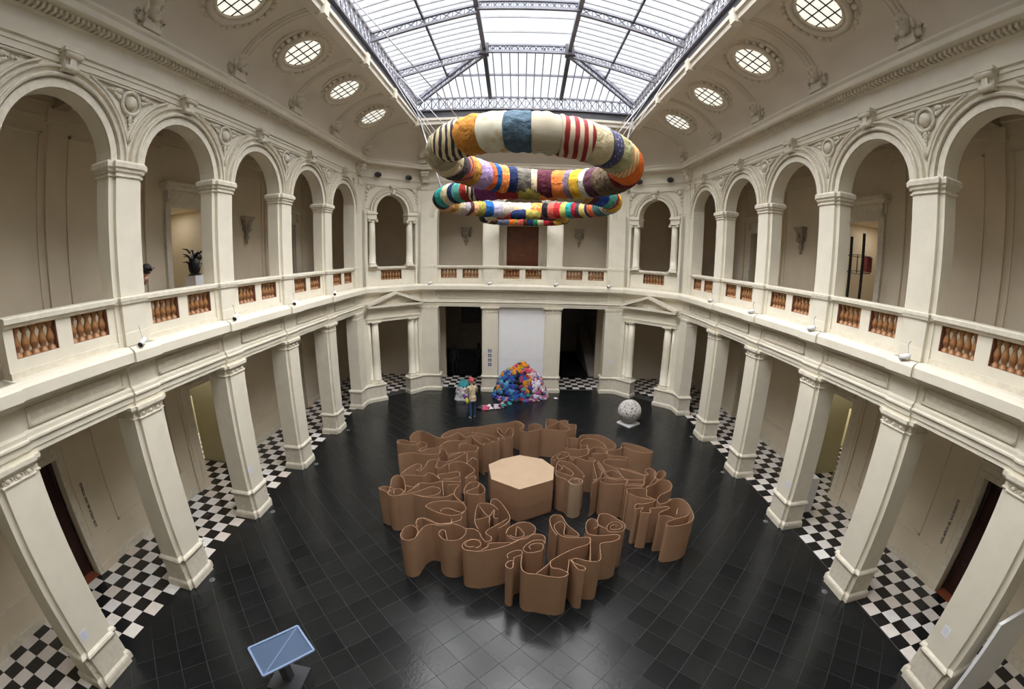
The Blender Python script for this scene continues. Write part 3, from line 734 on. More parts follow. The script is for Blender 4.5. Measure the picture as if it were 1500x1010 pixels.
# ================================================================ lower piers
def rect(a,d0,d1):
    return lambda o:[(-a-o,d0-o),(a+o,d0-o),(a+o,d1+o),(-a-o,d1+o)]
def notch(a,p,d0,dp,d1):   # core with a pilaster on the hall side
    return lambda o:[(-a-o,d0-o),(-p-o,d0-o),(-p-o,dp-o),(p+o,dp-o),(p+o,d0-o),(a+o,d0-o),(a+o,d1+o),(-a-o,d1+o)]
def lower_pier(label,a=.40,p=.29,d1=.60,group=None):
    t=thing('stone_pier',label,'pier',(0,0,0),0,group)
    fn=notch(a,p,.075,.0,d1)
    b=MB(); b.stack(fn,[(.065,0),(.065,.12),(.055,.17),(.035,.20),(.02,.22),(.02,.72),(.045,.74),(.06,.78),(.045,.82),(.0,.86)]); b.build('base',CREAM2,t)
    b=MB(); b.stack(fn,[(0,.84),(0,4.10)]); b.build('shaft',CREAM,t)
    b=MB(); b.stack(fn,[(0,4.06),(.025,4.07),(.025,4.09),(.0,4.10),(.0,4.20),(.03,4.21),(.06,4.25),(.07,4.27),(.07,4.335)])
    for i in range(3):
        x=-p+p*2*(i+.5)/3; b.ball((x,-.0,4.15),.045,8,6,(1,.7,1)); 
        b.tube([(x+.075*math.cos(2*PI*j/10),-.005,4.15+.05*math.sin(2*PI*j/10)) for j in range(10)],.012,4,True,True)
    b.build('capital',CREAM2,t)
    return t
def upper_pier(label,a=.40,p=.29,d1=.46,group=None):
    t=thing('arcade_pier',label,'pier',(0,0,0),0,group)
    fn=notch(a,p,.085,.0,d1)
    b=MB(); b.stack(fn,[(.0,5.45),(.0,5.52),(-.005,5.68),(-.01,5.70),(-.01,6.22)]); b.build('pedestal',CREAM,t)
    b=MB(); b.stack(fn,[(.0,6.20),(.025,6.22),(.03,6.25),(.04,6.28),(.04,6.33),(.0,6.35)]); b.build('pedestal_cap',CREAM2,t)
    b=MB(); b.stack(fn,[(-.012,6.33),(-.012,8.53)]); b.build('shaft',CREAM,t)
    b=MB(); b.stack(fn,[(-.01,8.50),(.02,8.51),(.02,8.54),(-.005,8.55),(-.005,8.58),(.035,8.60),(.04,8.64),(.075,8.67),(.08,8.75),(.05,8.79)]); b.build('impost',CREAM2,t)
    return t
lp=lower_pier('x');up=upper_pier('x')
first=[True,True]
def place(proto,i,loc,rz,label,group):
    if first[i]: first[i]=False; proto.location=loc; proto.rotation_euler=(0,0,rz); proto['label']=label; proto['group']=group; return proto
    return dup(proto,loc,rz,label,group)
for s,nm,rz in SIDE:
    for k in range(0,5):
        L=('cream ground floor pier cut by the bottom %s corner of the picture'%nm) if k==0 else ('cream square ground floor pier, %s full one along the %s arcade'%(ORD[k-1],nm))
        place(lp,0,(s*HX,yc(k),0),rz,L,'ground floor piers of the side arcades')
        if k>0: place(up,1,(s*HX,yc(k),0),rz,'cream gallery pier carrying arches, %s in view along the %s side'%(ORD[k-1],nm),'gallery piers of the side arcades')
lr=lower_pier('x',.40,.33,.5); ur=upper_pier('x',.40,.33,.46)
for q,s in enumerate((-1,1)):
    L='pale pier just %s of the white panel behind the cloth mound'%('left' if s<0 else 'right')
    o=lr if q==0 else dup(lr,(0,0,0),0); o.location=(s*1.55,YR,0); o['label']=L; o['group']='rear piers'
    o=ur if q==0 else dup(ur,(0,0,0),0); o.location=(s*1.55,YR,0); o['label']='bright gallery pier just %s of the brown rear door'%('left' if s<0 else 'right'); o['group']='rear gallery piers'
# corner piers with their curved pedestals
def corner_pier(oc,rz,q,label_low,label_up):
    def poly(o):
        pts=[(-2.143,-.58),(-1.60,-.04),(-1.56,0),(-1.36,0),(-1.36,.5),(-1.9,.5),(-2.51,-.212)]
        cx=-1.9;cy=0
        return [(q*(x+(x-cx)*o*1.3),y+(y-cy)*o*1.6) for x,y in pts]
    ped=[(-2.2,-.64),(-1.93,-.36),(-1.74,-.20),(-1.55,-.13),(-1.35,-.13),(-1.1,-.16),(-.90,-.18),(-.68,-.18),(-.68,.30),(-.9,.45),(-1.36,.56),(-1.9,.56),(-2.58,-.2)]
    def pp(o):
        n=len(ped);out=[]
        for i in range(n):
            a=ped[i-1];b_=ped[i];c=ped[(i+1)%n]
            n1=nrm(a,b_);n2=nrm(b_,c);k=1+n1[0]*n2[0]+n1[1]*n2[1]
            out.append((q*(b_[0]-(n1[0]+n2[0])/k*o),b_[1]-(n1[1]+n2[1])/k*o))
        return out
    t=thing('corner_pier',label_low,'pier',(oc[0],oc[1],0),rz)
    b=MB(); b.stack(pp,[(.05,0),(.05,.13),(.02,.19),(0,.21),(0,.74),(.03,.76),(.045,.80),(.03,.84),(-.02,.88)]); b.build('pedestal',CREAM2,t)
    b=MB(); b.stack(poly,[(0,.8),(0,4.1)]); b.build('shaft',CREAM,t)
    b=MB()
    for d in (.0,.16,.32): b.box(min(q*(-1.63-d*1.25),q*(-1.63-d*1.25)-q*.07),max(q*(-1.63-d*1.25),q*(-1.63-d*1.25)-q*.07),-.10-d*1.25,-.02-d*1.25,.9,4.05)
    b=MB(); b.stack(poly,[(0,4.06),(.025,4.08),(.0,4.10),(.0,4.20),(.04,4.24),(.05,4.335)]); b.build('capital',CREAM2,t)
    u=thing('gallery_corner_pier',label_up,'pier',(oc[0],oc[1],0),rz)
    b=MB(); b.stack(poly,[(0,5.45),(0,6.22)]); b.build('pedestal',CREAM,u)
    b=MB(); b.stack(poly,[(0,6.2),(.02,6.25),(.03,6.34),(0,6.36)]); b.build('pedestal_cap',CREAM2,u)
    b=MB(); b.stack(poly,[(-.02,6.33),(-.02,10.22)]); b.build('shaft',CREAM,u)
    b=MB(); b.stack(poly,[(-.01,10.02),(.03,10.04),(.03,10.10),(.05,10.14),(.05,10.22)]); b.build('capital',CREAM2,u)
for (oc,rz),nm,other in ((CHL,'left','left'),(CHR,'right','right')):
    for q in (1,-1):
        side=(q==1)==(nm=='left')
        L='angled cream corner pier where the %s arcade meets its pediment bay'%nm if side else 'angled cream corner pier between the %s pediment bay and the rear wall'%nm
        U='gallery corner pier between the %s arcade and its angled arch'%nm if side else 'gallery corner pier between the %s angled arch and the rear gallery'%nm
        corner_pier(oc,rz,q,L,U)
# round columns of the angled bays
def column(label,z0,z1,r,loc,rz,ionic,group):
    t=thing('round_column',label,'column',(loc[0],loc[1],z0),rz,group); h=z1-z0
    b=MB(); b.box(-r*1.35,r*1.35,-r*1.35,r*1.35,0,.05); b.lathe([(r*1.3,.05),(r*1.34,.075),(r*1.3,.10),(r*1.12,.11),(r*1.12,.13),(r*1.2,.15),(r*1.16,.18),(r*1.02,.19)],16); b.build('base',CREAM2,t)
    b=MB(); b.lathe([(r,.18),(r,h*.35),(r*.94,h*.7),(r*.86,h-.16)],18); b.build('shaft',CREAM,t)
    b=MB(); b.lathe([(r*.86,h-.19),(r*.95,h-.185),(r*.95,h-.165),(r*.86,h-.16),(r*.88,h-.12),(r*1.1,h-.07)],16); b.box(-r*1.25,r*1.25,-r*1.2,r*1.2,h-.05,h)
    if ionic:
        for q in (-1,1): b.lathe([(0,-r*1.1),(.075,-r*1.1),(.05,0),(.075,r*1.1),(0,r*1.1)],10,(q*r*1.1,0,h-.10),True,'y')
    else: b.lathe([(r*1.1,h-.08),(r*1.2,h-.05)],16)
    b.build('capital',CREAM2,t)
def chpt(ch,a,d):
    (ox,oy),rz=ch; return (ox+a*math.cos(rz)-d*math.sin(rz),oy+a*math.sin(rz)+d*math.cos(rz))
for ch,nm in ((CHL,'left'),(CHR,'right')):
    for q in (1,-1):
        side=(q==-1)==(nm=='left')
        w='on the arcade side' if side else 'on the rear wall side'
        column('round ground floor column of the %s pediment bay, %s'%(nm,w),.86,3.82,.185,chpt(ch,q*.98,.08),ch[1],False,'columns of the pediment bays')
        column('slim engaged column tucked behind the round column, %s pediment bay, %s'%(nm,w),.86,3.82,.12,chpt(ch,q*1.28,.16),ch[1],False,'slim columns of the pediment bays')
        column('round gallery column with scroll capital under the %s angled arch, %s'%(nm,w),6.34,8.54,.165,chpt(ch,q*.99,.12),ch[1],True,'columns under the angled arches')
# ================================================================ balustrades
bal_me=MB().lathe([(.072,0),(.072,.045),(.05,.06),(.045,.09),(.062,.13),(.074,.175),(.066,.225),(.042,.29),(.035,.34),(.045,.355),(.055,.365),(.048,.385),(.07,.40),(.07,.45)],12).mesh('baluster',TERRA)
def balustrade(label,hw,loc,rz,panels,nb,group):
    t=thing('balustrade',label,'balustrade',(loc[0],loc[1],5.45),rz,group)
    d0,d1=.13,.40
    MB().box(-hw,hw,d0-.03,d1,0,.10).build('base_step',CREAM2,t)
    MB().box(-hw,hw,d0,d1,.10,.275).build('plinth',CREAM,t)
    MB().extr([(d1+.06,.73),(d0-.02,.73),(d0-.05,.76),(d0-.05,.78),(d0-.09,.80),(d0-.09,.87),(d0-.06,.89),(d1+.10,.89),(d1+.10,.80)],-hw,hw).build('handrail',CREAM2,t)
    edges=[-hw]+[e for p in panels for e in p]+[hw]
    for i in range(0,len(edges),2): MB().box(edges[i],edges[i+1],d0,d1,.275,.73).build('solid_block',CREAM,t)
    for p0,p1 in panels:
        b=MB(); b.box(p0,p0+.012,d0+.01,d1-.01,.275,.73); b.box(p1-.012,p1,d0+.01,d1-.01,.275,.73); b.box(p0,p1,d0+.01,d1-.01,.275,.281); b.build('panel_lining',BROWNP,t)
        for i in range(nb): put('baluster',bal_me,t,(p0+(p1-p0)*(i+.5)/nb,(d0+d1)/2-.02,.278))
    return t
PAN=[(-.925,-.145),(.145,.925)]
for s,nm,rz in SIDE:
    for k in range(0,5):
        balustrade('gallery balustrade with terracotta balusters on the %s side, %s bay'%(nm,ORD[k]),1.09,(s*HX,yc(k)+PITCH/2),rz,PAN,5,'side gallery balustrades')
for x,hw,w in ((-3.065,1.12,'left of the bright door pier'),(0,1.16,'in front of the brown door'),(3.065,1.12,'right of the bright door pier')):
    balustrade('rear gallery balustrade with terracotta balusters %s'%w,hw,(x,YR),0,PAN,5,'rear gallery balustrades')
for ch,nm in ((CHL,'left'),(CHR,'right')):
    balustrade('angled balustrade with one baluster panel above the %s pediment'%nm,1.56,ch[0],ch[1],[(-.55,.55)],7,'angled balustrades')
CARD={
 'front_left':[[(-2.22,7.08),(-2.23,7.25),(-2.39,7.42),(-2.54,7.32),(-2.57,7.06),(-2.49,6.92),(-2.36,6.89),(-2.24,6.98),(-2.19,7.19),(-2.13,7.39),(-2.00,7.51),(-1.81,7.49),(-1.64,7.53),(-1.52,7.58),(-1.36,7.53),(-1.20,7.41),(-1.19,7.23),(-1.27,7.07),(-1.41,6.99),(-1.62,7.01),(-1.76,7.19),(-1.71,7.34),(-1.63,7.29),(-1.59,7.14),(-1.54,7.02)],
  [(-2.25,7.34),(-2.33,7.50),(-2.32,7.63),(-2.21,7.71),(-2.03,7.65),(-1.86,7.53),(-1.68,7.56),(-1.55,7.62),(-1.56,7.73)],
  [(-1.19,7.42),(-1.01,7.41),(-0.88,7.27),(-0.84,7.15),(-0.73,7.00),(-0.63,7.05),(-0.63,7.16),(-0.75,7.28),(-0.72,7.40),(-0.52,7.61),(-0.29,7.85)]],
 'front_roll':[[(-0.93,6.76),(-0.83,6.85),(-0.86,6.98),(-1.00,7.04),(-1.13,6.95),(-1.15,6.85),(-1.06,6.79),(-0.95,6.82)],
  [(-0.85,7.05),(-1.04,7.07),(-1.18,6.95),(-1.20,6.80),(-1.10,6.71),(-0.87,6.69),(-0.67,6.74),(-0.46,6.82),(-0.21,6.96),(-0.04,7.09)],
  [(-0.22,6.97),(0.08,7.19),(0.33,7.30),(0.50,7.22),(0.50,7.00),(0.44,7.10),(0.25,7.07),(0.10,6.92),(0.05,6.79),(0.12,6.69),(0.26,6.69),(0.43,6.78),(0.45,6.96),(0.29,6.98),(0.17,6.89),(0.20,6.78)],
  [(-0.80,6.72),(-0.68,6.83),(-0.67,6.92),(-0.55,6.96),(-0.38,6.97),(-0.21,6.99)]],
 'star':[[(-0.92,7.40),(-1.03,7.71),(-1.03,8.32),(-0.87,8.44),(-0.67,8.38),(-0.53,8.18)],
  [(-1.02,7.74),(-0.73,7.88),(-0.71,7.66)],
  [(-0.98,8.32),(-0.74,7.94),(-0.62,8.21),(-0.62,7.91),(-0.51,7.87)],
  [(-0.32,7.30),(-0.27,7.50),(-0.07,7.70),(0.16,7.73),(0.31,7.56),(0.29,7.36),(0.11,7.15),(-0.14,7.11),(-0.30,7.26)],
  [(-0.11,7.25),(-0.08,7.55),(0.06,7.35),(0.04,7.23),(-0.11,7.18),(-0.24,7.26)],
  [(-0.73,8.44),(-0.71,8.62),(-0.59,8.65),(-0.42,8.39),(-0.25,7.93),(-0.32,7.67),(-0.49,7.49)]],
 'oval':[[(-1.85,8.01),(-1.84,8.09),(-1.68,8.15),(-1.47,8.04),(-1.35,8.02),(-1.28,8.16),(-1.35,8.35),(-1.52,8.45),(-1.81,8.46),(-2.11,8.37),(-2.25,8.19),(-2.09,8.05),(-1.83,7.92),(-1.58,7.87),(-1.36,7.96),(-1.28,8.13)],
  [(-2.32,7.50),(-2.33,7.66),(-2.23,7.71),(-2.00,7.60),(-1.77,7.54),(-1.55,7.59),(-1.56,7.74)],
  [(-1.54,7.59),(-1.35,7.73),(-1.35,7.86)]],
 'left_rolls':[[(-3.23,8.88),(-3.46,8.95),(-3.62,8.88),(-3.56,8.79),(-3.34,8.72),(-3.35,8.96),(-3.42,9.37),(-3.32,9.56),(-3.12,9.42),(-2.95,8.98),(-2.93,8.78),(-2.99,8.61),(-3.18,8.53),(-3.33,8.66),(-3.23,8.84),(-3.04,8.88),(-2.93,8.76)],
  [(-3.15,8.60),(-3.20,8.78)],
  [(-3.02,8.57),(-2.72,8.72),(-2.51,8.89),(-2.29,9.08),(-2.07,9.02),(-2.02,8.85),(-2.17,8.68),(-2.45,8.62),(-2.67,8.68)],
  [(-2.67,8.68),(-2.44,8.61),(-2.16,8.60),(-1.84,8.67),(-1.68,8.83)],
  [(-2.85,8.73),(-2.64,9.10),(-2.62,9.22),(-2.32,9.24),(-2.06,9.37),(-2.01,9.17),(-1.91,8.71)],
  [(-1.88,9.18),(-1.72,9.24),(-1.59,9.21),(-1.65,8.97),(-1.64,8.74),(-1.50,8.53),(-1.35,8.43)],
  [(-1.40,8.80),(-1.43,9.10),(-1.33,9.40),(-1.15,9.45),(-0.95,9.22),(-0.91,8.95),(-1.07,8.84),(-1.34,8.88),(-1.33,8.99),(-1.10,9.21),(-1.09,9.37)]],
 'back_left':[[(-3.30,11.67),(-3.48,11.64),(-3.66,11.75),(-3.84,11.77),(-3.92,11.61),(-3.78,11.47),(-3.53,11.45),(-3.25,11.46),(-3.15,11.68),(-2.94,11.57),(-2.92,11.39),(-3.06,11.19),(-3.03,11.02),(-2.82,11.22),(-2.52,11.39),(-2.43,11.63),(-2.25,11.86),(-1.99,11.89),(-1.68,11.89)],
  [(-3.54,11.83),(-3.58,12.00),(-3.55,12.30),(-3.37,12.53),(-3.06,12.35),(-2.75,12.09),(-2.50,12.05),(-2.28,12.20),(-2.14,12.42),(-2.02,12.46),(-1.79,12.19),(-1.41,12.45)],
  [(-3.62,10.72),(-3.47,10.86),(-3.21,10.92),(-2.83,10.87),(-2.44,10.96),(-2.45,11.26),(-2.29,11.22),(-2.16,10.89),(-2.05,11.00),(-1.88,11.11),(-1.66,11.08),(-1.80,10.83),(-2.02,10.53),(-2.32,10.50),(-2.38,10.68)],
  [(-3.25,9.63),(-3.17,9.87),(-3.08,10.06),(-2.94,10.25),(-2.79,10.20),(-2.79,10.01),(-2.88,9.91),(-2.75,9.88),(-2.67,10.20),(-2.66,10.46),(-2.53,10.57),(-2.38,10.49),(-2.38,10.14),(-2.25,10.11),(-2.05,10.35),(-1.98,10.01)],
  [(-2.03,10.35),(-1.84,10.51),(-1.58,10.47),(-1.36,10.23),(-1.27,9.99),(-1.43,9.73),(-1.47,9.61),(-1.23,9.75),(-1.20,9.63)],
  [(-3.13,9.59),(-2.89,9.62),(-2.60,9.61),(-2.52,9.79),(-2.37,9.76),(-2.14,9.51),(-2.23,9.70),(-2.01,9.83),(-1.72,9.93),(-1.65,9.71),(-1.86,9.54),(-2.06,9.52)],
  [(-2.96,9.07),(-2.75,9.02),(-2.67,9.18),(-2.56,9.25),(-2.31,9.24),(-2.06,9.40),(-1.60,9.41),(-1.61,9.52)],
  [(-1.87,11.37),(-1.91,11.57),(-1.78,11.74),(-1.49,11.61),(-1.31,11.46),(-1.35,11.21),(-1.56,11.19),(-1.87,11.02),(-2.13,10.71)],
  [(-1.60,11.04),(-1.52,10.49),(-1.40,10.77),(-1.23,10.60)]],
 'back_wall':[[(-2.47,12.01),(-2.58,12.23),(-2.36,12.67),(-1.89,12.96),(-1.47,13.06),(-1.02,13.29),(-0.53,13.45),(-0.14,13.68),(0.12,13.32),(0.06,13.03)],
  [(-1.65,12.61),(-1.31,12.51),(-0.95,12.35),(-0.73,12.13),(-0.68,11.98),(-0.88,11.97),(-0.92,11.85),(-1.15,11.83),(-1.16,11.65),(-1.56,12.23),(-1.27,12.32),(-0.93,11.97)],
  [(-0.67,11.98),(-0.71,12.23),(-0.49,12.15),(-0.28,12.35),(-0.26,12.98),(-0.41,13.01),(-0.48,12.73),(-0.59,12.62),(-0.77,13.02),(-0.76,12.68),(-0.55,12.30),(-0.34,12.44)],
  [(-0.19,13.63),(0.10,13.28),(-0.02,12.86),(0.26,12.73),(0.59,12.91),(0.74,13.16),(0.53,13.44),(0.27,13.29)],
  [(0.71,13.02),(0.82,13.03),(1.21,12.93),(1.59,12.87),(1.65,13.12),(1.31,13.77),(0.96,13.88),(0.89,13.24),(1.12,13.32),(1.45,13.78),(1.69,13.74),(1.67,13.48),(1.94,13.41),(1.89,12.98)]],
 'back_right':[[(1.36,9.41),(1.27,9.55),(1.38,9.71),(1.55,9.70),(1.64,9.57),(1.56,9.43),(1.41,9.38),(1.28,9.45),(1.20,9.66),(0.97,9.86),(0.98,10.22),(1.06,10.61),(1.21,10.71),(1.50,10.51),(1.72,9.90),(1.66,9.79)],
  [(1.07,10.51),(1.16,10.22),(0.99,10.08),(1.16,9.95),(1.37,9.81),(1.42,10.04),(1.18,10.41)],
  [(1.39,9.60),(1.52,9.64),(1.53,9.49),(1.40,9.49)],
  [(1.02,10.81),(0.87,10.75),(0.99,11.01),(1.24,11.29),(1.43,11.21),(1.41,11.02),(1.17,10.86),(1.06,10.94),(1.20,11.18)],
  [(1.37,11.57),(1.79,11.46),(2.10,11.51),(1.99,11.12),(1.64,10.94),(1.48,11.02),(1.52,10.76),(1.64,10.91),(1.89,10.76),(2.12,10.68),(2.16,10.81),(2.02,10.96)],
  [(1.49,11.80),(1.54,12.26),(1.74,12.29),(1.89,12.26),(2.04,12.52),(2.59,12.52),(2.84,12.23),(3.02,11.79),(2.90,11.50),(2.69,11.45),(2.63,11.86),(2.42,12.17),(2.11,12.23),(1.91,11.98),(1.90,11.75),(2.09,11.74),(2.08,11.40),(2.38,11.63),(2.60,11.39),(2.60,11.17),(2.15,11.18)],
  [(3.10,10.78),(3.19,10.86),(2.97,10.97),(2.72,11.01),(2.60,11.17),(2.69,11.34),(2.93,11.39),(3.18,11.55),(3.17,11.70),(3.34,11.88),(3.79,11.62),(4.05,11.31),(4.05,11.17),(3.79,11.16),(3.59,11.24),(3.43,11.37),(3.25,11.61)]],
 'right_middle':[[(1.92,9.59),(2.04,9.67),(2.06,10.07),(2.10,10.60),(2.26,10.65),(2.32,10.21),(2.36,10.02),(2.58,10.11),(2.75,9.82),(2.75,9.71),(2.56,9.65),(2.38,9.79),(2.29,10.02),(2.29,10.31),(2.20,10.60)],
  [(3.20,9.24),(2.99,9.29),(2.75,9.30),(2.83,9.38),(3.19,9.34),(3.21,9.26),(3.31,9.53),(2.91,9.60),(2.78,9.73),(2.70,10.20),(2.45,10.50),(2.41,10.67),(2.58,10.80),(3.14,10.73)],
  [(2.12,9.63),(2.28,9.75),(2.55,9.61),(2.84,9.60),(2.84,9.49),(2.75,9.39),(2.43,9.38),(2.22,9.43),(2.12,9.58)],
  [(2.71,10.27),(3.02,10.04),(3.37,9.75),(3.33,9.57),(3.15,9.54)],
  [(1.88,9.44),(2.12,9.70),(2.25,10.03),(2.21,10.38)],
  [(2.77,10.24),(3.10,10.11),(3.43,9.81),(3.54,9.88),(3.51,10.09),(3.69,10.20),(3.79,10.02),(3.70,9.79),(3.67,9.62),(3.83,9.95),(4.04,10.03),(4.03,9.79),(3.79,9.56),(3.67,9.62),(3.47,9.37),(3.28,9.17),(3.51,9.31),(3.78,9.52),(4.00,9.46),(4.01,9.19),(3.86,8.96),(3.58,8.80),(3.39,8.55),(3.42,8.38),(3.59,8.42),(3.76,8.54)]],
 'right_end':[[(2.72,8.91),(2.75,9.13),(2.96,9.14),(3.26,9.12),(3.18,8.78),(3.27,8.68),(3.33,8.53),(3.04,8.41),(2.83,8.41),(2.74,8.30),(2.78,8.21),(2.94,8.25),(2.84,8.08),(3.06,8.02),(3.10,8.19),(3.29,8.22),(3.56,8.24),(3.56,8.15),(3.28,8.00),(3.26,7.88),(3.44,7.86),(3.62,7.72)],
  [(2.74,8.90),(2.91,8.73),(3.19,8.59),(3.35,8.58)],
  [(3.69,8.55),(4.00,8.56),(4.13,8.32),(4.09,7.83),(3.96,7.60),(3.65,7.46),(3.35,7.46),(3.33,7.59),(3.56,7.70),(3.88,7.79),(4.03,7.92)],
  [(3.67,7.88),(3.79,8.13)]],
 'front_small':[[(-0.25,6.50),(-0.27,6.62),(-0.14,6.73),(-0.00,6.75),(0.02,6.63),(-0.13,6.53),(-0.14,6.45),(-0.24,6.41),(-0.30,6.30),(-0.24,6.21),(-0.16,6.23),(-0.15,6.41)]],
 'front_centre':[[(0.02,6.59),(-0.00,6.38),(0.02,6.18),(0.12,6.07),(0.29,6.05),(0.52,5.99),(0.74,5.96),(0.88,6.03),(0.88,6.10),(0.74,6.20),(0.59,6.24),(0.59,6.42),(0.72,6.55),(1.04,6.78),(1.40,6.95),(1.47,7.12),(1.41,7.19),(1.11,7.17),(0.89,7.23),(0.78,7.38),(0.74,7.61),(0.89,7.77),(0.98,7.64),(0.93,7.36),(0.97,7.26),(1.21,7.22),(1.23,7.33),(1.03,7.65),(0.93,7.99),(0.75,8.02),(0.65,7.83),(0.69,7.48),(0.77,7.27)],
  [(0.60,6.44),(0.50,6.29),(0.29,6.06)],
  [(0.88,6.06),(0.93,6.32),(0.97,6.46),(1.09,6.18),(1.22,6.14),(1.23,6.23),(1.10,6.31),(1.00,6.43),(1.10,6.49),(1.32,6.40),(1.50,6.38),(1.59,6.47),(1.62,6.72),(1.67,6.94),(1.95,7.00),(2.11,7.11),(2.08,7.23),(1.74,7.21),(1.54,7.24),(1.43,7.35),(1.46,7.67),(1.58,7.84),(1.70,7.79),(1.72,7.57),(1.60,7.47)],
  [(1.37,6.41),(1.48,7.14)]],
 'front_coil':[[(1.91,7.47),(1.73,7.66),(1.82,8.01),(2.02,8.04),(2.24,7.79),(2.34,7.62),(2.27,7.41),(2.09,7.34),(1.92,7.39),(1.92,7.56),(2.06,7.71),(2.22,7.70),(2.26,7.52),(2.11,7.43),(1.98,7.49),(2.07,7.62),(2.17,7.57)]],
}
# ================================================================ folded cardboard installation
CH_=1.08
def catmull(P,n=6):
    if len(P)<3: return P
    out=[];Q=[P[0]]+list(P)+[P[-1]]
    for i in range(1,len(Q)-2):
        p0,p1,p2,p3=Q[i-1],Q[i],Q[i+1],Q[i+2]
        for k in range(n):
            t=k/n
            out.append(tuple(.5*((2*p1[j])+(-p0[j]+p2[j])*t+(2*p0[j]-5*p1[j]+4*p2[j]-p3[j])*t*t+(-p0[j]+3*p1[j]-3*p2[j]+p3[j])*t**3) for j in (0,1)))
    out.append(P[-1]); return out
def sheet(mb,poly,h=CH_,th=.011):
    P=catmull(poly,6);m=len(P);v=[]
    for k in range(m):
        a=P[max(0,k-1)];b_=P[min(m-1,k+1)];n=nrm(a,b_) if a!=b_ else (0,1)
        x,y=P[k]
        for sg in (-1,1):
            v.append((x+n[0]*th/2*sg,y+n[1]*th/2*sg,0)); v.append((x+n[0]*th/2*sg,y+n[1]*th/2*sg,h))
    f=[]
    for k in range(m-1):
        a=4*k;c=a+4
        f+=[(a,c,c+1,a+1),(a+2,a+3,c+3,c+2),(a+1,c+1,c+3,a+3),(a,a+2,c+2,c)]
    f+=[(0,1,3,2),(4*m-4,4*m-2,4*m-1,4*m-3)]
    mb.add(v,f,False)
CLAB={'front_left':'wavy folded cardboard wall at the front left with open loops','front_roll':'long cardboard wall ending in a tight spiral roll, front left of centre','star':'coiled cardboard piece with star-like inner folds near the drum','oval':'cardboard loop shaped like a big oval basin, left of the drum',
'left_rolls':'cardboard walls with small upright rolls at the far left edge','back_left':'dense crumpled cardboard folds forming the back left block','back_wall':'tall straight cardboard folds along the back of the installation','back_right':'crumpled cardboard cluster right behind the drum with a pale upright roll',
'right_middle':'layered cardboard folds on the right side of the ring','right_end':'curved cardboard end with a rounded flap at the far right','front_small':'slim upright cardboard tube with a figure-eight fold at the front','front_centre':'big folded cardboard wall nearest the camera with sharp pleats','front_coil':'cardboard coil with a spiral inside, right of the front pleats'}
q_=CARD['back_right'][0]; CARD['back_right'][0:1]=[q_[:8],q_[7:]]   # pale upright roll, then its trailing folds
for k,ls in CARD.items():
    cx=sum(p[0] for l in ls for p in l)/sum(len(l) for l in ls); cy=sum(p[1] for l in ls for p in l)/sum(len(l) for l in ls)
    t=thing('cardboard_fold',CLAB[k],'cardboard sculpture',(cx,cy,0),0,'folded cardboard installation')
    for n,l in enumerate(ls):
        b=MB(); sheet(b,[(x-cx,y-cy) for x,y in l],CH_+random.uniform(-.012,.012)); o=b.build('cardboard_sheet',KRAFT_TOP if (k=='back_right' and n==0) else KRAFT,t)
# eight-sided drum
dp=[(-.90,10.40),(-.55,10.75),(-.04,11.02),(.62,10.80),(.93,10.30),(.85,9.62),(-.04,9.12),(-.78,9.60)]
cx=sum(p[0] for p in dp)/8; cy=sum(p[1] for p in dp)/8
t=thing('cardboard_drum','low eight-sided cardboard drum with a pale flat top in the middle of the ring','drum',(cx,cy,0))
def drum(o): return [(x-cx+(x-cx)*o,y-cy+(y-cy)*o) for x,y in dp[::-1]]
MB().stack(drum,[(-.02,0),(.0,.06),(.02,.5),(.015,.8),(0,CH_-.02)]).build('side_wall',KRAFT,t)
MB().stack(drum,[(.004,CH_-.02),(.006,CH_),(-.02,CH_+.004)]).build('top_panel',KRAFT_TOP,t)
# ================================================================ hanging fabric rings
FC=dict(cream=(.66,.56,.36),olivegrey=(.40,.36,.24),ochre=(.58,.25,.045),slateblue=(.085,.14,.19),sage=(.46,.44,.24),orange=(.85,.17,.02),maroon=(.14,.012,.02),darkolive=(.12,.09,.05),brownolive=(.13,.09,.055),plum=(.09,.03,.05),whitegreen=(.52,.53,.46),yellow=(.72,.42,.035),greypurple=(.22,.17,.24),orange2=(.72,.20,.045),maroondark=(.10,.02,.035),greygreen=(.14,.13,.11),navy=(.012,.025,.09),blue=(.01,.10,.33),orange3=(.68,.14,.045),lilac=(.42,.30,.55),gold=(.47,.26,.05),darkgrey=(.07,.06,.065),black=(.012,.012,.016),peach=(.76,.42,.20),teal=(.015,.30,.28),teal2=(.09,.36,.30),red2=(.36,.035,.03),purple=(.22,.05,.19),olive=(.34,.29,.06),blue2=(.012,.05,.30),tealdark=(.06,.16,.15),paleyellow=(.66,.53,.18),crimson=(.40,.015,.04),yellowgreen=(.52,.49,.12),red=(.50,.025,.03),coral=(.68,.12,.085),lavender=(.40,.37,.50),brown=(.09,.035,.022),lilacgrey=(.47,.40,.46),green=(.02,.24,.08),greyblue=(.16,.18,.26))
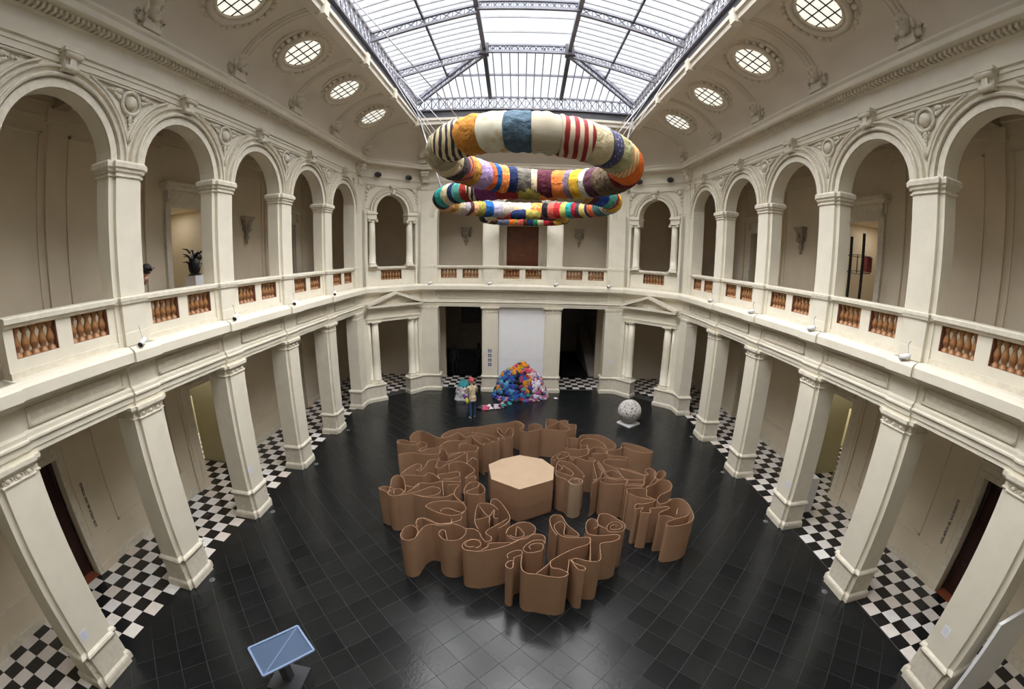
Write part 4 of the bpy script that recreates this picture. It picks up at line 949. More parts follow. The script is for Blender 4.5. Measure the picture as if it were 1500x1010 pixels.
def fab(n):
    if n=='darkstripe': return stripes('fabric_darkstripe',(.03,.022,.04),(.62,.52,.30),2.3,0,dist=3)
    if n=='redstripe': return stripes('fabric_redstripe',(.25,.012,.014),(.58,.46,.33),2.0,0,dist=2)
    if n=='orangestripe': return stripes('fabric_orangestripe',(.72,.28,.06),(.66,.58,.34),4,0)
    if n=='purplestripe': return stripes('fabric_purplestripe',(.10,.035,.06),(.52,.13,.04),3,1)
    if n=='blackstripe': return stripes('fabric_blackstripe',(.015,.015,.02),(.62,.58,.45),9,0)
    if n=='peachstripe': return stripes('fabric_peachstripe',(.70,.27,.16),(.70,.58,.42),10,0)
    if n=='whitebrown': return stripes('fabric_whitebrown',(.68,.62,.52),(.13,.09,.06),8,0,dist=6)
    if n=='floral': return speck('fabric_floral',(.50,.26,.05),(.62,.60,.47),4.5,.27)
    if n=='plaid': return stripes('fabric_plaid',(.36,.31,.22),(.47,.43,.33),14,2,dist=0)
    if n=='navypat': return speck('fabric_navypat',(.30,.29,.32),(.05,.05,.12),16,.28)
    if n=='orangepat': return speck('fabric_orangepat',(.72,.48,.16),(.70,.18,.03),11,.35)
    if n=='creampat': return speck('fabric_creampat',(.10,.06,.04),(.66,.53,.34),10,.30)
    return mat('fabric_'+n,FC[n],.85,.16,5,1.0,7,spec=.2,bdist=.09)
RING=[dict(c=(.13,9.0,8.843),R=1.935,r=.36,ty=.05,tx=.07,seq=[(-101,'cream'),(-84,'olivegrey'),(-62,'darkstripe'),(-40.7,'ochre'),(-28,'floral'),(-15.3,'slateblue'),(-3.2,'plaid'),(9.9,'redstripe'),(25.2,'cream'),(35.5,'navypat'),(42.4,'sage'),(52,'orangestripe'),(60,'orange'),(80,'maroon'),(90,'darkolive'),(101,'brownolive'),(121.1,'plum'),(130.6,'whitegreen'),(136.9,'yellow'),(146.3,'greypurple'),(151.9,'orange2'),(162.8,'maroondark'),(175.5,'creampat'),(180.7,'greygreen'),(192.9,'navy'),(200.5,'orangepat'),(207.7,'blue'),(212.3,'orange3'),(217.1,'lilac'),(229.8,'gold'),(238.5,'purplestripe'),(248,'darkgrey'),(259,'cream')],
  lab='largest and highest hanging ring of stuffed patchwork fabric bands'),
 dict(c=(.07,13.7,8.615),R=2.74,r=.305,ty=0,tx=0,seq=[(-98,'peach'),(-82,'black'),(-69.2,'teal'),(-57.3,'cream'),(-49.3,'navy'),(-45,'teal2'),(-38.8,'red2'),(-34,'darkstripe'),(-29.1,'purple'),(-17.1,'red2'),(-5.6,'olive'),(5.6,'orange2'),(15.3,'cream'),(25.9,'blackstripe'),(31.7,'gold'),(35.9,'plum'),(40.6,'blue2'),(49.1,'teal2'),(59.2,'red2'),(63.7,'yellow'),(84,'blackstripe'),(98,'tealdark'),(111.7,'orange3'),(119.6,'navy'),(122.7,'paleyellow'),(129.4,'darkgrey'),(133.5,'crimson'),(138.2,'teal'),(143.9,'yellowgreen'),(149.4,'red'),(155.3,'coral'),(161.1,'black'),(166.2,'orangepat'),(175.8,'floral'),(182.5,'peachstripe'),(191.4,'whitebrown'),(201.8,'lavender'),(209.5,'blue'),(217.6,'olive'),(225.5,'peach'),(230.5,'brown'),(234.9,'lilacgrey'),(242.3,'cream'),(252,'gold')],
  lab='middle hanging ring of patchwork fabric bands below the largest one'),
 dict(c=(.02,17.9,8.44),R=1.72,r=.192,ty=0,tx=0,seq=[(-100,'black'),(-59.3,'cream'),(-37.1,'red2'),(-16.7,'navy'),(1.1,'olive'),(19.1,'plum'),(40.6,'gold'),(78,'black'),(95.9,'yellow'),(122.5,'maroon'),(133.2,'red'),(144.9,'cream'),(156.7,'green'),(164.4,'navy'),(174.1,'brown'),(181.5,'coral'),(191.2,'olive'),(196.6,'orange'),(205.6,'greyblue'),(230.1,'brown'),(250,'creampat')],
  lab='smallest and lowest hanging ring of thin fabric bands')]
def ring_point(g,al): 
    x=g['R']*math.sin(al);y=-g['R']*math.cos(al); return Vector((x,y,-g['ty']*y-g['tx']*x))
for g in RING:
    t=thing('fabric_ring',g['lab'],'fabric ring',g['c'],0,'hanging patchwork rings')
    sq=g['seq'];n=len(sq)
    for i,(a0,cn) in enumerate(sq):
        a1=sq[(i+1)%n][0]+(360 if i==n-1 else 0)
        sw=a1-a0; ns=max(4,int(sw/.9)); nn=22; v=[];f=[];ph=random.uniform(0,6.28);fr=random.uniform(2.2,4.0);bulge=random.uniform(.005,.03)
        for j in range(ns+1):
            u=j/ns; al=R_(a0+sw*u); C=ring_point(g,al)
            rad=Vector((math.sin(al),-math.cos(al),0)); upv=Vector((g['tx']*-math.sin(al)*0,0,1))
            pinch=1+bulge*math.sin(PI*u)-(.035 if j in (0,ns) else 0)
            for k in range(nn):
                an=2*PI*k/nn
                rr=g['r']*pinch*(1+.02*math.sin(an*3+ph+u*fr*3)+.026*math.sin(u*sw*.9+ph+1.5*math.sin(an*2+ph))+.012*math.sin(an*7+ph*2+u*9))
                v.append(tuple(C+rad*(rr*math.cos(an))+upv*(rr*math.sin(an))))
        for j in range(ns):
            for k in range(nn): f.append((j*nn+k,j*nn+(k+1)%nn,(j+1)*nn+(k+1)%nn,(j+1)*nn+k))
        f+=[tuple(range(nn)),tuple(range(ns*nn,ns*nn+nn))]
        MB().add(v,f,True).build('fabric_band',fab(cn),t)
# suspension cables
g=RING[0]; CB=mat('steel_cable',(.35,.35,.36),.4,.1,4,metal=.8)
t=thing('suspension_cables','thin grey steel cables holding the fabric rings under the glass roof','cables',(g['c'][0],g['c'][1],g['c'][2]))
def cable(a,b_,r=.010): MB().tube([Vector(a)-Vector(g['c']),Vector(b_)-Vector(g['c'])],r,5).build('cable',CB,t)
def rp(i,al,dz): return Vector(RING[i]['c'])+ring_point(RING[i],R_(al))+Vector((0,0,dz))
for i,(ya,yb) in ((0,(A_Y-PITCH*3,A_Y-PITCH)),(1,(A_Y-PITCH,A_Y)),(2,(A_Y,SKY-.1))):
    for q in (-1,1):
        cable(rp(i,q*45,.8*RING[i]['r']),(q*4.7,ya,13.35)); cable(rp(i,q*135,.8*RING[i]['r']),(q*4.7,yb,13.35))
for q in (-1,1):
    for e in (0,.12,.25): cable(rp(1,q*(75+20*e),.2),(q*4.66,17.9-e,13.15))
# ================================================================ textile mound
PILEC=[(.04,.08,.36),(.02,.12,.42),(.06,.20,.50),(.45,.03,.06),(.62,.10,.16),(.70,.28,.30),(.72,.30,.02),(.80,.55,.03),(.05,.30,.32),(.55,.55,.60),(.70,.66,.66),(.16,.05,.28),(.02,.02,.04),(.28,.06,.12),(.62,.42,.48),(.10,.34,.55),(.07,.07,.09),(.48,.10,.28)]
PM=[mat('garment_cloth_%d'%i,c,.85,.18,7,.4,14,spec=.2) for i,c in enumerate(PILEC)]+[speck('garment_print_0',(.55,.06,.14),(.72,.62,.66),11,.32),speck('garment_print_1',(.08,.12,.42),(.70,.66,.74),13,.32),speck('garment_print_2',(.70,.64,.62),(.30,.05,.10),12,.36)]
MC=(0.0,19.35)
def mound_h(x,y,rx,ry,H):
    q=(x/rx)**2+(y/ry)**2
    if q>=1: return 0
    return H*(1-q)**.72*(1+.04*math.sin(x*7+1)*math.cos(y*6))
def cloth_patch(cx,cy,sz,ang,hf,off,tall=1.0):
    n=6;v=[];f=[];ph=random.uniform(0,6);ca,sa=math.cos(ang),math.sin(ang);ex=random.uniform(.65,1.35)
    for lay in (0,1):
        for i in range(n+1):
            for j in range(n+1):
                u=(i/n-.5)*sz*ex;w=(j/n-.5)*sz*tall
                k=1+.16*math.sin(ang*3+i*1.3+j*.7+ph)
                x=cx+(u*ca-w*sa)*k;y=cy+(u*sa+w*ca)*k
                z=hf(x,y)+off+.022*math.sin(i*1.9+ph)+.020*math.sin(j*2.3+ph*2)
                v.append((x,y,max(.004,z)-(.02 if lay and z>.03 else (.003 if lay else 0))))
    m=(n+1)*(n+1)
    for i in range(n):
        for j in range(n):
            a=i*(n+1)+j; f.append((a,a+n+1,a+n+2,a+1)); f.append((m+a,m+a+1,m+a+n+2,m+a+n+1))
    for i in range(n):
        for a,b_ in ((i,i+1),(n*(n+1)+i,n*(n+1)+i+1)): f.append((a,b_,m+b_,m+a))
        for a,b_ in ((i*(n+1),(i+1)*(n+1)),(i*(n+1)+n,(i+1)*(n+1)+n)): f.append((a,b_,m+b_,m+a))
    return v,f
def garment_blob(c,nv,r,m,parent):
    nv=Vector(nv).normalized(); u=nv.orthogonal().normalized(); w=nv.cross(u); th=random.uniform(0,6.28); u,w=u*math.cos(th)+w*math.sin(th),w*math.cos(th)-u*math.sin(th)
    a,b_,d=r*random.uniform(.8,1.5),r*random.uniform(.6,1.0),r*random.uniform(.30,.5); ph=[random.uniform(0,6.28) for _ in range(4)]; v=[];n,mm=12,8
    for j in range(mm+1):
        t_=PI*j/mm
        for i in range(n):
            q=2*PI*i/n; k=1+.16*math.sin(3*q+ph[0]+2*t_)+.12*math.sin(5*q+ph[1])*math.sin(t_)+.10*math.sin(4*t_+ph[2])
            p=Vector(c)+u*(a*k*math.sin(t_)*math.cos(q))+w*(b_*k*math.sin(t_)*math.sin(q))+nv*(d*k*math.cos(t_))
            v.append((p.x,p.y,max(.003,p.z)))
    MB().add(v,[(j*n+i,(j+1)*n+i,(j+1)*n+(i+1)%n,j*n+(i+1)%n) for j in range(mm) for i in range(n)],True).build('garment',m,parent)
def surf_n(hf_,x,y):
    e=.03; return (-(hf_(x+e,y)-hf_(x-e,y))/(2*e),-(hf_(x,y+e)-hf_(x,y-e))/(2*e),1)
t=thing('cloth_mound','tall mound of heaped colourful clothes in front of the white panel','clothes pile',(MC[0],MC[1],0))
hf=lambda x,y: mound_h(x,y,1.34,.72,1.62)
b=MB();n=20;v=[];f=[]
for i in range(n+1):
    for j in range(n+1):
        x=-1.4+2.8*i/n;y=-.82+1.64*j/n; v.append((x,y,max(0.0,hf(x,y)-.05)))
for i in range(n):
    for j in range(n):
        a=i*(n+1)+j
        if any(v[k][2]>.02 for k in (a,a+n+1,a+n+2,a+1)): f.append((a,a+n+1,a+n+2,a+1))
MB().add(v,f,True).build('inner_heap',PM[12],t)
def colour(x,z):
    if z>1.35: return random.choice((3,7,6,4,8))
    if x>.5: return random.choice((18,19,20,14,17,19,4,20,10,1))
    if x<-.2: return random.choice((0,1,2,0,11,12,8,15,5,6))
    return random.choice((0,1,3,11,8,12,13,2,16,6))
for q in range(260):
    r=(random.random()**.36)*1.0; a=random.uniform(0,2*PI)
    x=1.34*r*math.cos(a); y=-abs(.72*r*math.sin(a)) if random.random()<.85 else .72*r*math.sin(a)
    x*=.985; y*=.985
    z=hf(x,y); garment_blob((x,y,z),surf_n(hf,x,y),random.uniform(.09,.18),PM[colour(x,z)],t)
for x,y,c in ((.02,-.10,7),(-.16,-.14,3),(.17,-.1,6),(-.28,-.05,4),(.30,-.06,13),(.0,.05,8),(-.30,-.36,6),(.08,-.02,3)):
    garment_blob((x,y,hf(x,y)+.03),surf_n(hf,x,y),.16,PM[c],t)
for q in range(46):
    a=PI+PI*(q+random.uniform(-.3,.3))/45; x=1.33*math.cos(a); y=.71*math.sin(a)
    garment_blob((x,y,random.uniform(.04,.14)),(math.cos(a),math.sin(a),.8),random.uniform(.10,.16),PM[colour(x,.1)],t)
# loose clothes trailing from the mound to the visitor
t=thing('clothes_trail','row of loose white, pink and dark clothes trailing over the floor from the mound','clothes',(-1.3,17.95,0))
flat=lambda x,y: .02
for q in range(44):
    u=random.random(); x=-.55+1.35*u+random.uniform(-.1,.1); y=-.42+.5*u+random.uniform(-.13,.13)+.25*(u>.8)
    lump=(lambda cx_,cy_,hh: (lambda X,Y: hh*math.exp(-((X-cx_)**2+(Y-cy_)**2)/.02)))(x,y,random.uniform(.04,.16))
    v,f=cloth_patch(x,y,random.uniform(.2,.36),random.uniform(0,6),lump,.012)
    MB().add(v,f,True).build('garment',PM[random.choice((9,10,10,14,13,4,12,16,18)) if u<.75 else random.choice((8,12,16,13))],t)
t=thing('clothes_heap','small heap of white, grey and teal clothes behind the visitor','clothes pile',(-2.75,18.95,0))
hf2=lambda x,y: mound_h(x,y,.42,.40,.85)
b=MB();v=[];f=[];n=12
for i in range(n+1):
    for j in range(n+1): x=-.42+.84*i/n;y=-.4+.8*j/n; v.append((x,y,max(0,hf2(x,y)-.03)))
for i in range(n):
    for j in range(n):
        a=i*(n+1)+j
        if any(v[k][2]>.02 for k in (a,a+n+1,a+n+2,a+1)): f.append((a,a+n+1,a+n+2,a+1))
MB().add(v,f,True).build('inner_heap',PM[9],t)
for q in range(60):
    r=(random.random()**.5);a=random.uniform(0,6.28);x=.40*r*math.cos(a);y=.38*r*math.sin(a);z=hf2(x,y)
    garment_blob((x,y,z),surf_n(hf2,x,y),random.uniform(.08,.14),PM[8 if z>.62 else random.choice((9,10,10,14,11,0,12,16,9))],t)
# ================================================================ people
def skin_body(name,joints,edges,mats,pick,parent=None,sub=2,loc=(0,0,0),rz=0):
    me=bpy.data.meshes.new(name+'_skel'); names=list(joints); idx={n:i for i,n in enumerate(names)}
    me.from_pydata([joints[n][0] for n in names],[(idx[a],idx[b_]) for a,b_ in edges],[]); me.update()
    o=bpy.data.objects.new(name,me); link(o)
    md=o.modifiers.new('skin','SKIN'); md.use_smooth_shade=True
    sk=me.skin_vertices[0].data
    for n in names:
        r=joints[n][1]; sk[idx[n]].radius=r if isinstance(r,tuple) else (r,r); sk[idx[n]].use_root=(n=='pelvis')
    ss=o.modifiers.new('sub','SUBSURF'); ss.levels=sub; ss.render_levels=sub
    dg=bpy.context.evaluated_depsgraph_get(); ev=o.evaluated_get(dg); m2=bpy.data.meshes.new_from_object(ev)
    bpy.data.objects.remove(o)
    m2.materials.clear()
    for m in mats: m2.materials.append(m)
    for p in m2.polygons: p.material_index=pick(p.center); p.use_smooth=True
    return put(name,m2,parent,loc,rz)
SKIN=mat('skin',(.58,.34,.24),.5,.05,6)
def person(label,loc,rz,top,legs,shoe,hat=None,hair=(.03,.02,.015),lean=0.0,arm='down',bag=None,scale=1.0,bend=0,skin=None,cat='person',name='person'):
    t=thing(name,label,cat,loc,rz); SK=skin or SKIN; t.scale=(scale,)*3
    L=lean
    J={'pelvis':((0,0,.93),(.145,.115)),'belly':((0,-.02-L*.15,1.08),(.14,.115)),'chest':((0,-.03-L*.4,1.28),(.165,.12)),'neckb':((0,-.02-L*.6,1.43),(.075,.07)),'neck':((0,-.03-L*.7,1.49),(.052,.055)),'headb':((0,-.05-L*.8,1.555),(.07,.085)),'head':((0,-.055-L*.85,1.64),(.078,.095)),'crown':((0,-.04-L*.85,1.72),(.05,.065))}
    E=[('pelvis','belly'),('belly','chest'),('chest','neckb'),('neckb','neck'),('neck','headb'),('headb','head'),('head','crown')]
    for s,q in (('l',-1),('r',1)):
        st=.06*q
        J['hip'+s]=((q*.09,0,.86),(.095,.10)); J['knee'+s]=((q*.10,-.02+st*.6,.49),(.062,.065)); J['ank'+s]=((q*.10,.02+st,.10),(.042,.048)); J['heel'+s]=((q*.105,.02+st,.045),(.042,.042)); J['toe'+s]=((q*.12,-.15+st,.035),(.042,.03))
        E+=[('pelvis','hip'+s),('hip'+s,'knee'+s),('knee'+s,'ank'+s),('ank'+s,'heel'+s),('heel'+s,'toe'+s)]
        J['sho'+s]=((q*.18,-.02-L*.5,1.40),(.072,.07))
        if arm=='fold':
            J['elb'+s]=((q*.235,-.06-L*.4,1.13),(.052,.052)); J['wri'+s]=((q*.12,-.25-L*.4,1.10),(.036,.036)); J['han'+s]=((q*.06,-.30-L*.4,1.11),(.036,.024))
        else:
            J['elb'+s]=((q*.25,-.01-L*.3,1.13),(.052,.052)); J['wri'+s]=((q*.25,-.10-L*.3,.90),(.036,.036)); J['han'+s]=((q*.24,-.13-L*.3,.81),(.036,.024))
        E+=[('chest','sho'+s),('sho'+s,'elb'+s),('elb'+s,'wri'+s),('wri'+s,'han'+s)]
        # five fingers
        hx,hy,hz=J['han'+s][0]
        for i in range(4):
            a=J['han'+s][0]; dirx=-q if arm=='fold' else 0; dz=0 if arm=='fold' else -1
            off=(i-1.5)*.018
            b0=(hx+dirx*.05+(0 if arm=='fold' else 0),hy+(off if arm!='fold' else -.01),hz+dz*.05+(off if arm=='fold' else 0))
            b1=(b0[0]+dirx*.03,b0[1]-.008,b0[2]+dz*(.03+.004*(i in (1,2))))
            J['f%d%s'%(i,s)]=(b0,(.010,.010)); J['g%d%s'%(i,s)]=(b1,(.008,.008)); E+=[('han'+s,'f%d%s'%(i,s)),('f%d%s'%(i,s),'g%d%s'%(i,s))]
        J['th'+s]=((hx-q*.02,hy-.045,hz-.01),(.011,.011)); E.append(('wri'+s,'th'+s))
    if bend:
        cb,sb=math.cos(R_(bend)),math.sin(R_(bend))
        for n in J:
            (x,y,z),r=J[n]
            if z>.95 and not n.startswith(('hip','knee','ank','heel','toe')) or n[:3] in ('elb','wri','han') or n[0] in 'fg' or n[:2]=='th':
                zz=z-.93; J[n]=((x,y*cb-zz*sb,.93+zz*cb+y*sb*0),r)
    wz=.97
    def pick(c):
        if c.z>1.475 and not bend: return 3
        if bend and c.y<J['neckb'][0][1]-.05: return 3
        if abs(c.x)>.13 and c.z<.885 and arm!='fold': return 3
        if arm=='fold' and c.y<-.235-L*.4 and 1.0<c.z<1.2: return 3
        if c.z<.085: return 2
        if c.z<wz-.09: return 1
        return 0
    body=skin_body('body',J,E,[top,legs,shoe,SK],pick,t)
    hx,hy,hz=J['head'][0]
    b=MB(); b.ball((hx,hy+.025,hz+.035),.105,14,10,(.86,1.02,1.0)); hr=b.build('hair',mat('hair_%d'%int(hair[0]*1000),hair,.6,.2,20),t)
    # face: nose, eyes, mouth, ears
    MB().ball((hx,hy-.105,hz-.02),.018,8,6,(.8,1,1.3)).build('nose',SK,t)
    for q in (-1,1):
        MB().ball((hx+q*.078,hy,hz-.01),.022,8,6,(.5,.8,1.2)).build('ear',SK,t)
        MB().ball((hx+q*.03,hy-.088,hz+.005),.010,8,6).build('eye',BLACKM,t)
    MB().ball((hx,hy-.088,hz-.055),.02,8,6,(1.1,.4,.35)).build('mouth',mat('lips',(.40,.13,.11),.5,.05,5) if not skin else SK,t)
    if hat:
        b=MB(); b.ball((hx,hy+.012,hz+.045),.118,16,10,(.92,1.06,1.02)); b.tube([(hx+.105*math.cos(2*PI*i/16),hy+.012+.118*math.sin(2*PI*i/16),hz+.01) for i in range(16)],.016,6,True,True)
        b.build('hat',hat[0],t)
        if hat[1]: MB().lathe([(.0,.0),(.10,.0),(.10,.014),(0,.014)],14,(hx,hy-.12,hz+.045)).build('cap_brim',hat[0],t)
    # jacket hem and cuffs
    b=MB(); b.lathe([(.165,.80),(.178,.86),(.165,.98),(.155,1.02)],18); 
    for i,p in enumerate(b.v): b.v[i]=(p[0],p[1]*.80-.01,p[2])
    b.build('jacket_hem',top,t)
    if bag: 
        b=MB(); b.ball((.24,-.02,.80),.12,10,8,(.7,1,1.15)); b.build('shoulder_bag',bag,t); MB().tube([(.22,-.02,.92),(.20,-.12,1.2),(.10,-.10,1.42),(.0,.05,1.44),(.12,.12,1.2),(.22,.06,.92)],.012,5).build('bag_strap',bag,t)
    return t
person('visitor in red hat, beige jacket and blue jeans standing by the loose clothes',(-2.03,16.42,0),R_(205),mat('beige_jacket',(.56,.45,.32),.8,.1,8,.3,20),mat('blue_jeans',(.035,.085,.19),.85,.15,10,.2,30),mat('white_shoe',(.72,.72,.72),.6,.05,5),(mat('red_hat',(.58,.09,.10),.8,.1,12,.3,30),False),lean=.08,arm='fold',bag=mat('yellow_bag',(.62,.62,.08),.6,.1,8))
person('person in dark clothes and black cap leaning on the left gallery rail',(-8.42,6.62,5.46),R_(90),mat('dark_shirt',(.016,.014,.02),.8,.1,8,.2,20),mat('dark_trousers',(.02,.02,.025),.8,.1,8),mat('black_shoe',(.02,.02,.02),.5,.05,5),(mat('black_cap',(.015,.012,.012),.7,.1,8),True),lean=.0,arm='fold',bend=58)
DARKCL=mat('near_black_cloth',(.010,.010,.012),.8,.1,8)
person('dark standing figure at the left inside the dim rear room',(-3.85,23.2,0),R_(20),DARKCL,DARKCL,DARKCL,None,arm='down',skin=DARKCL,cat='figure',name='dark_figure')
person('dark standing figure at the right inside the dim rear room',(-2.4,23.2,0),R_(-20),DARKCL,DARKCL,DARKCL,None,arm='down',scale=1.05,skin=DARKCL,cat='figure',name='dark_figure')
# ================================================================ sphere sculpture
t=thing('woven_sphere','grey and white woven openwork sphere on a small square plate','sphere sculpture',(4.62,16.05,0))
MB().frus((-.36,.36,-.36,.36),(-.34,.34,-.34,.34),0,.06).build('base_plate',WHITEP,t)
t.children[0].rotation_euler=(0,0,R_(35))
b=MB(); b.ball((0,0,.56),.47,28,20); b.build('core',mat('sphere_core',(.22,.17,.15),.6,.3,10),t)
b=MB()
for i in range(70):
    ax=Vector((random.gauss(0,1),random.gauss(0,1),random.gauss(0,1))).normalized(); u=ax.orthogonal().normalized(); w=ax.cross(u); off=random.uniform(-.75,.75); r=math.sqrt(1-off*off)
    b.tube([tuple(Vector((0,0,.56))+(ax*off+(u*math.cos(2*PI*q/28)+w*math.sin(2*PI*q/28))*r)*.485) for q in range(28)],.014,4,True,True)
b.build('woven_strips',speck('woven_strip',(.30,.27,.25),(.66,.63,.61),14,.35,.5),t)
# ================================================================ white panel and pictograms
t=thing('exhibition_screen','plain white exhibition screen filling the middle rear bay','screen',(0.02,YR+.30,0))
MB().box(-1.15,1.18,0,.06,0,4.33).build('screen_face',WHITEP,t); MB().box(-1.15,1.18,-.006,.0,1.62,1.63).build('screen_seam',mat('seam',(.62,.63,.65),.5,.02,2),t)
t=thing('pictogram_sign','column of four small dark blue pictograms on the pier left of the white panel','sign',(-1.55,YR-.004,1.35))
PB=mat('sign_blue',(.06,.07,.22),.5,.02,3)
for i in range(4):
    z=.235*i
    b=MB(); b.box(-.085,.085,-.006,0,z,z+.15); o=b.build('pictogram',PB,t)
    b=MB()
    if i%2: b.box(-.045,-.015,-.009,-.006,z+.03,z+.11); b.box(.015,.045,-.009,-.006,z+.03,z+.11)
    else: b.box(-.05,.05,-.009,-.006,z+.06,z+.085); b.box(-.012,.012,-.009,-.006,z+.03,z+.12)
    b.build('symbol',WHITEP,o)
def text(body,size,m,name,parent,loc,rot,ext=.002):
    cu=bpy.data.curves.new(name,'FONT'); cu.body=body; cu.size=size; cu.align_x='CENTER'; cu.align_y='CENTER'; cu.extrude=ext; cu.offset=size*.018
    o=bpy.data.objects.new(name,cu); link(o); dg=bpy.context.evaluated_depsgraph_get(); me=bpy.data.meshes.new_from_object(o.evaluated_get(dg)); bpy.data.objects.remove(o)
    me.materials.clear(); me.materials.append(m); o=bpy.data.objects.new(name,me); link(o); o.location=loc; o.rotation_euler=rot; o.parent=parent; o['kind']='stuff'; return o
INK=mat('dark_ink',(.03,.028,.035),.6,.02,3)
for s,nm,tx in ((-1,'left','LOS AÑOS 68. XIX TODOS'),(1,'right','LOS AÑOS 68. SUCEDENTE')):
    t=thing('wall_lettering','dark lettering running up the strip beside the dark door in the %s corridor'%nm,'lettering',(s*(BX-.070),5.16,1.74))
    o=text(tx,.098,INK,'letters',t,(0,0,0),(0,0,0)); o.rotation_euler=Matrix(((0,0,1),(0,-1,0),(1,0,0))).to_euler() if s<0 else Matrix(((0,0,-1),(0,1,0),(1,0,0))).to_euler()
t=thing('wall_lettering','large grey letters on the wall inside the dim left rear room','lettering',(-3.15,BY+2.19,2.32))
text('MATTA',.42,mat('grey_letters',(.20,.20,.19),.6,.02,3),'letters',t,(0,0,0),(R_(90),0,0))
t=thing('framed_picture','dark framed picture above the grey letters in the dim rear room','picture',(-3.05,BY+2.17,2.75)); 
MB().box(-.6,.6,-.03,.02,0,.95).build('frame',BLACKM,t); MB().box(-.53,.53,-.035,-.03,.06,.89).build('image',mat('dark_picture',(.05,.05,.05),.5,.4,6),t)
# ================================================================ small fixtures
def spot(loc,rz,label):
    t=thing('spotlight',label,'spotlight',loc,rz,'spotlights on the lower cornice')
    MB().lathe([(0,0),(.05,0),(.05,.015),(0,.015)],10,(0,.02,.0)).build('foot',WHITEM,t)
    MB().tube([(0,.02,.01),(0,.0,.07),(.04,-.02,.11),(.0,-.01,.30),(.02,.02,.36)],.008,5).build('cable',STEELL,t)
    b=MB(); b.tube([(-.09,-.08,.03),(.09,-.02,.10)],[.062,.05],10); b.build('lamp_head',WHITEM,t)
    MB().tube([(-.098,-.083,.027),(-.088,-.08,.031)],[.05,.05],10).build('lens',BLACKM,t)
for s,nm,rz in SIDE:
    for k in range(1,5): spot((s*(HX-.17),yc(k)-.08,5.44),rz,'small white spotlight on the lower cornice at the %s pier of the %s side'%(ORD[k-1],nm))
    for k in range(1,5):
        t=thing('floor_light','round flush floor light beside the %s ground floor pier on the %s'%(ORD[k-1],nm),'floor light',(s*6.91,yc(k)+.02,0),0,'flush floor lights')
        MB().lathe([(.0,.006),(.06,.006),(.075,.004),(.075,0)],16).build('trim_ring',mat('dull_steel_ring',(.16,.16,.155),.5,.1,6),t); MB().lathe([(0,.009),(.05,.009),(.05,.006)],14).build('lens',mat('floor_light_lens',(.10,.105,.10),.3,.05,4),t)
for x in (-4.45,-1.55,1.62,4.2): spot((x,YR-.17,5.44),0,'small spotlight on the rear cornice, %s from the left'%{-4.45:'first',-1.55:'second',1.62:'third',4.2:'fourth'}[x])
for ch,nm in ((CHL,'left'),(CHR,'right')):
    for q in (-1,1):
        p=chpt(ch,q*.80,-.12); near=(q==-1)==(nm=='left')
        t=thing('loudspeaker','dark oval loudspeaker above the %s angled arch, %s'%(nm,'nearer the arcade' if near else 'nearer the rear wall'),'loudspeaker',(p[0],p[1],10.55),ch[1],'gallery loudspeakers')
        b=MB(); b.ball((0,0,0),.15,14,10,(1.15,.7,.85)); b.build('housing',mat('charcoal_plastic',(.055,.052,.05),.5,.1,8),t); MB().box(-.03,.03,.05,.2,-.03,.05).build('bracket',BLACKM,t); MB().ball((0,-.05,-.01),.11,12,8,(1.1,.6,.85)).build('grille',BLACKM,t)
# ornate wall brackets in the gallery
def bracket(loc,rz,label):
    t=thing('wall_bracket',label,'wall bracket',loc,rz,'ornate wall brackets')
    b=MB(); b.box(-.27,.27,-.24,0,.90,.98); b.box(-.22,.22,-.20,0,.84,.90); b.build('shelf',STONEG,t)
    b=MB(); b.frus((-.10,.10,-.10,0),(-.19,.19,-.18,0),.42,.84)
    for q in (-1,1):
        b.tube([(q*.17,-.06,.80),(q*.25,-.07,.70),(q*.20,-.07,.58),(q*.12,-.06,.62)],.035,6); b.ball((q*.19,-.08,.52),.06,8,6); b.ball((q*.12,-.12,.74),.05,8,6)
    b.ball((0,-.18,.66),.09,10,8,(1,.8,1.2)); b.ball((0,-.14,.48),.07,8,6); b.build('scrollwork',STONEG,t)
    b=MB(); b.lathe([(0,0),(.03,.02),(.045,.06),(.03,.10),(.05,.14),(.09,.22),(.10,.28),(.06,.34),(.08,.42)],10,(0,-.07,0)); b.build('pendant',STONEG,t)
for s,nm,rz in SIDE: bracket((s*(BX-.02),13.08,7.44),rz,'ornate plaster bracket on the gallery wall seen through the %s arches'%nm)
for x,nm in ((-3.06,'left'),(3.06,'right')): bracket((x,BY-.02,7.38),0,'ornate plaster bracket on the rear gallery wall, %s of the brown door'%nm)
# gallery sculptures
t=thing('display_plinth','white display plinth behind the left gallery rail','plinth',(-8.85,9.25,5.46)); MB().frus((-.2,.2,-.2,.2),(-.195,.195,-.195,.195),0,1.06).build('plinth_body',WHITEP,t); MB().box(-.2,.2,-.2,.2,1.06,1.075).build('plinth_top',WHITEM,t)
t=thing('dark_sculpture','dark spiky sculpture with pale blades standing on the white plinth','sculpture',(-8.85,9.25,6.535))
b=MB(); b.ball((0,0,.25),.2,12,9,(.9,.9,1.3)); b.ball((.06,.05,.48),.13,10,8,(1.1,1,1)); b.box(-.12,.12,-.12,.12,0,.05); b.build('body',BLACKM,t)
for i in range(18):
    a=i*.93; h=.12+.025*i; b=MB(); b.tube([(.06*math.cos(a),.06*math.sin(a),h),(.20*math.cos(a+.2),.20*math.sin(a+.2),h+.16),(.34*math.cos(a+.4),.34*math.sin(a+.4),h+.10+.05*(i%3))],[.03,.028,.004],5); b.build('blade',mat('pale_blade',(.42,.44,.42),.4,.1,6) if i%3==0 else BLACKM,t)
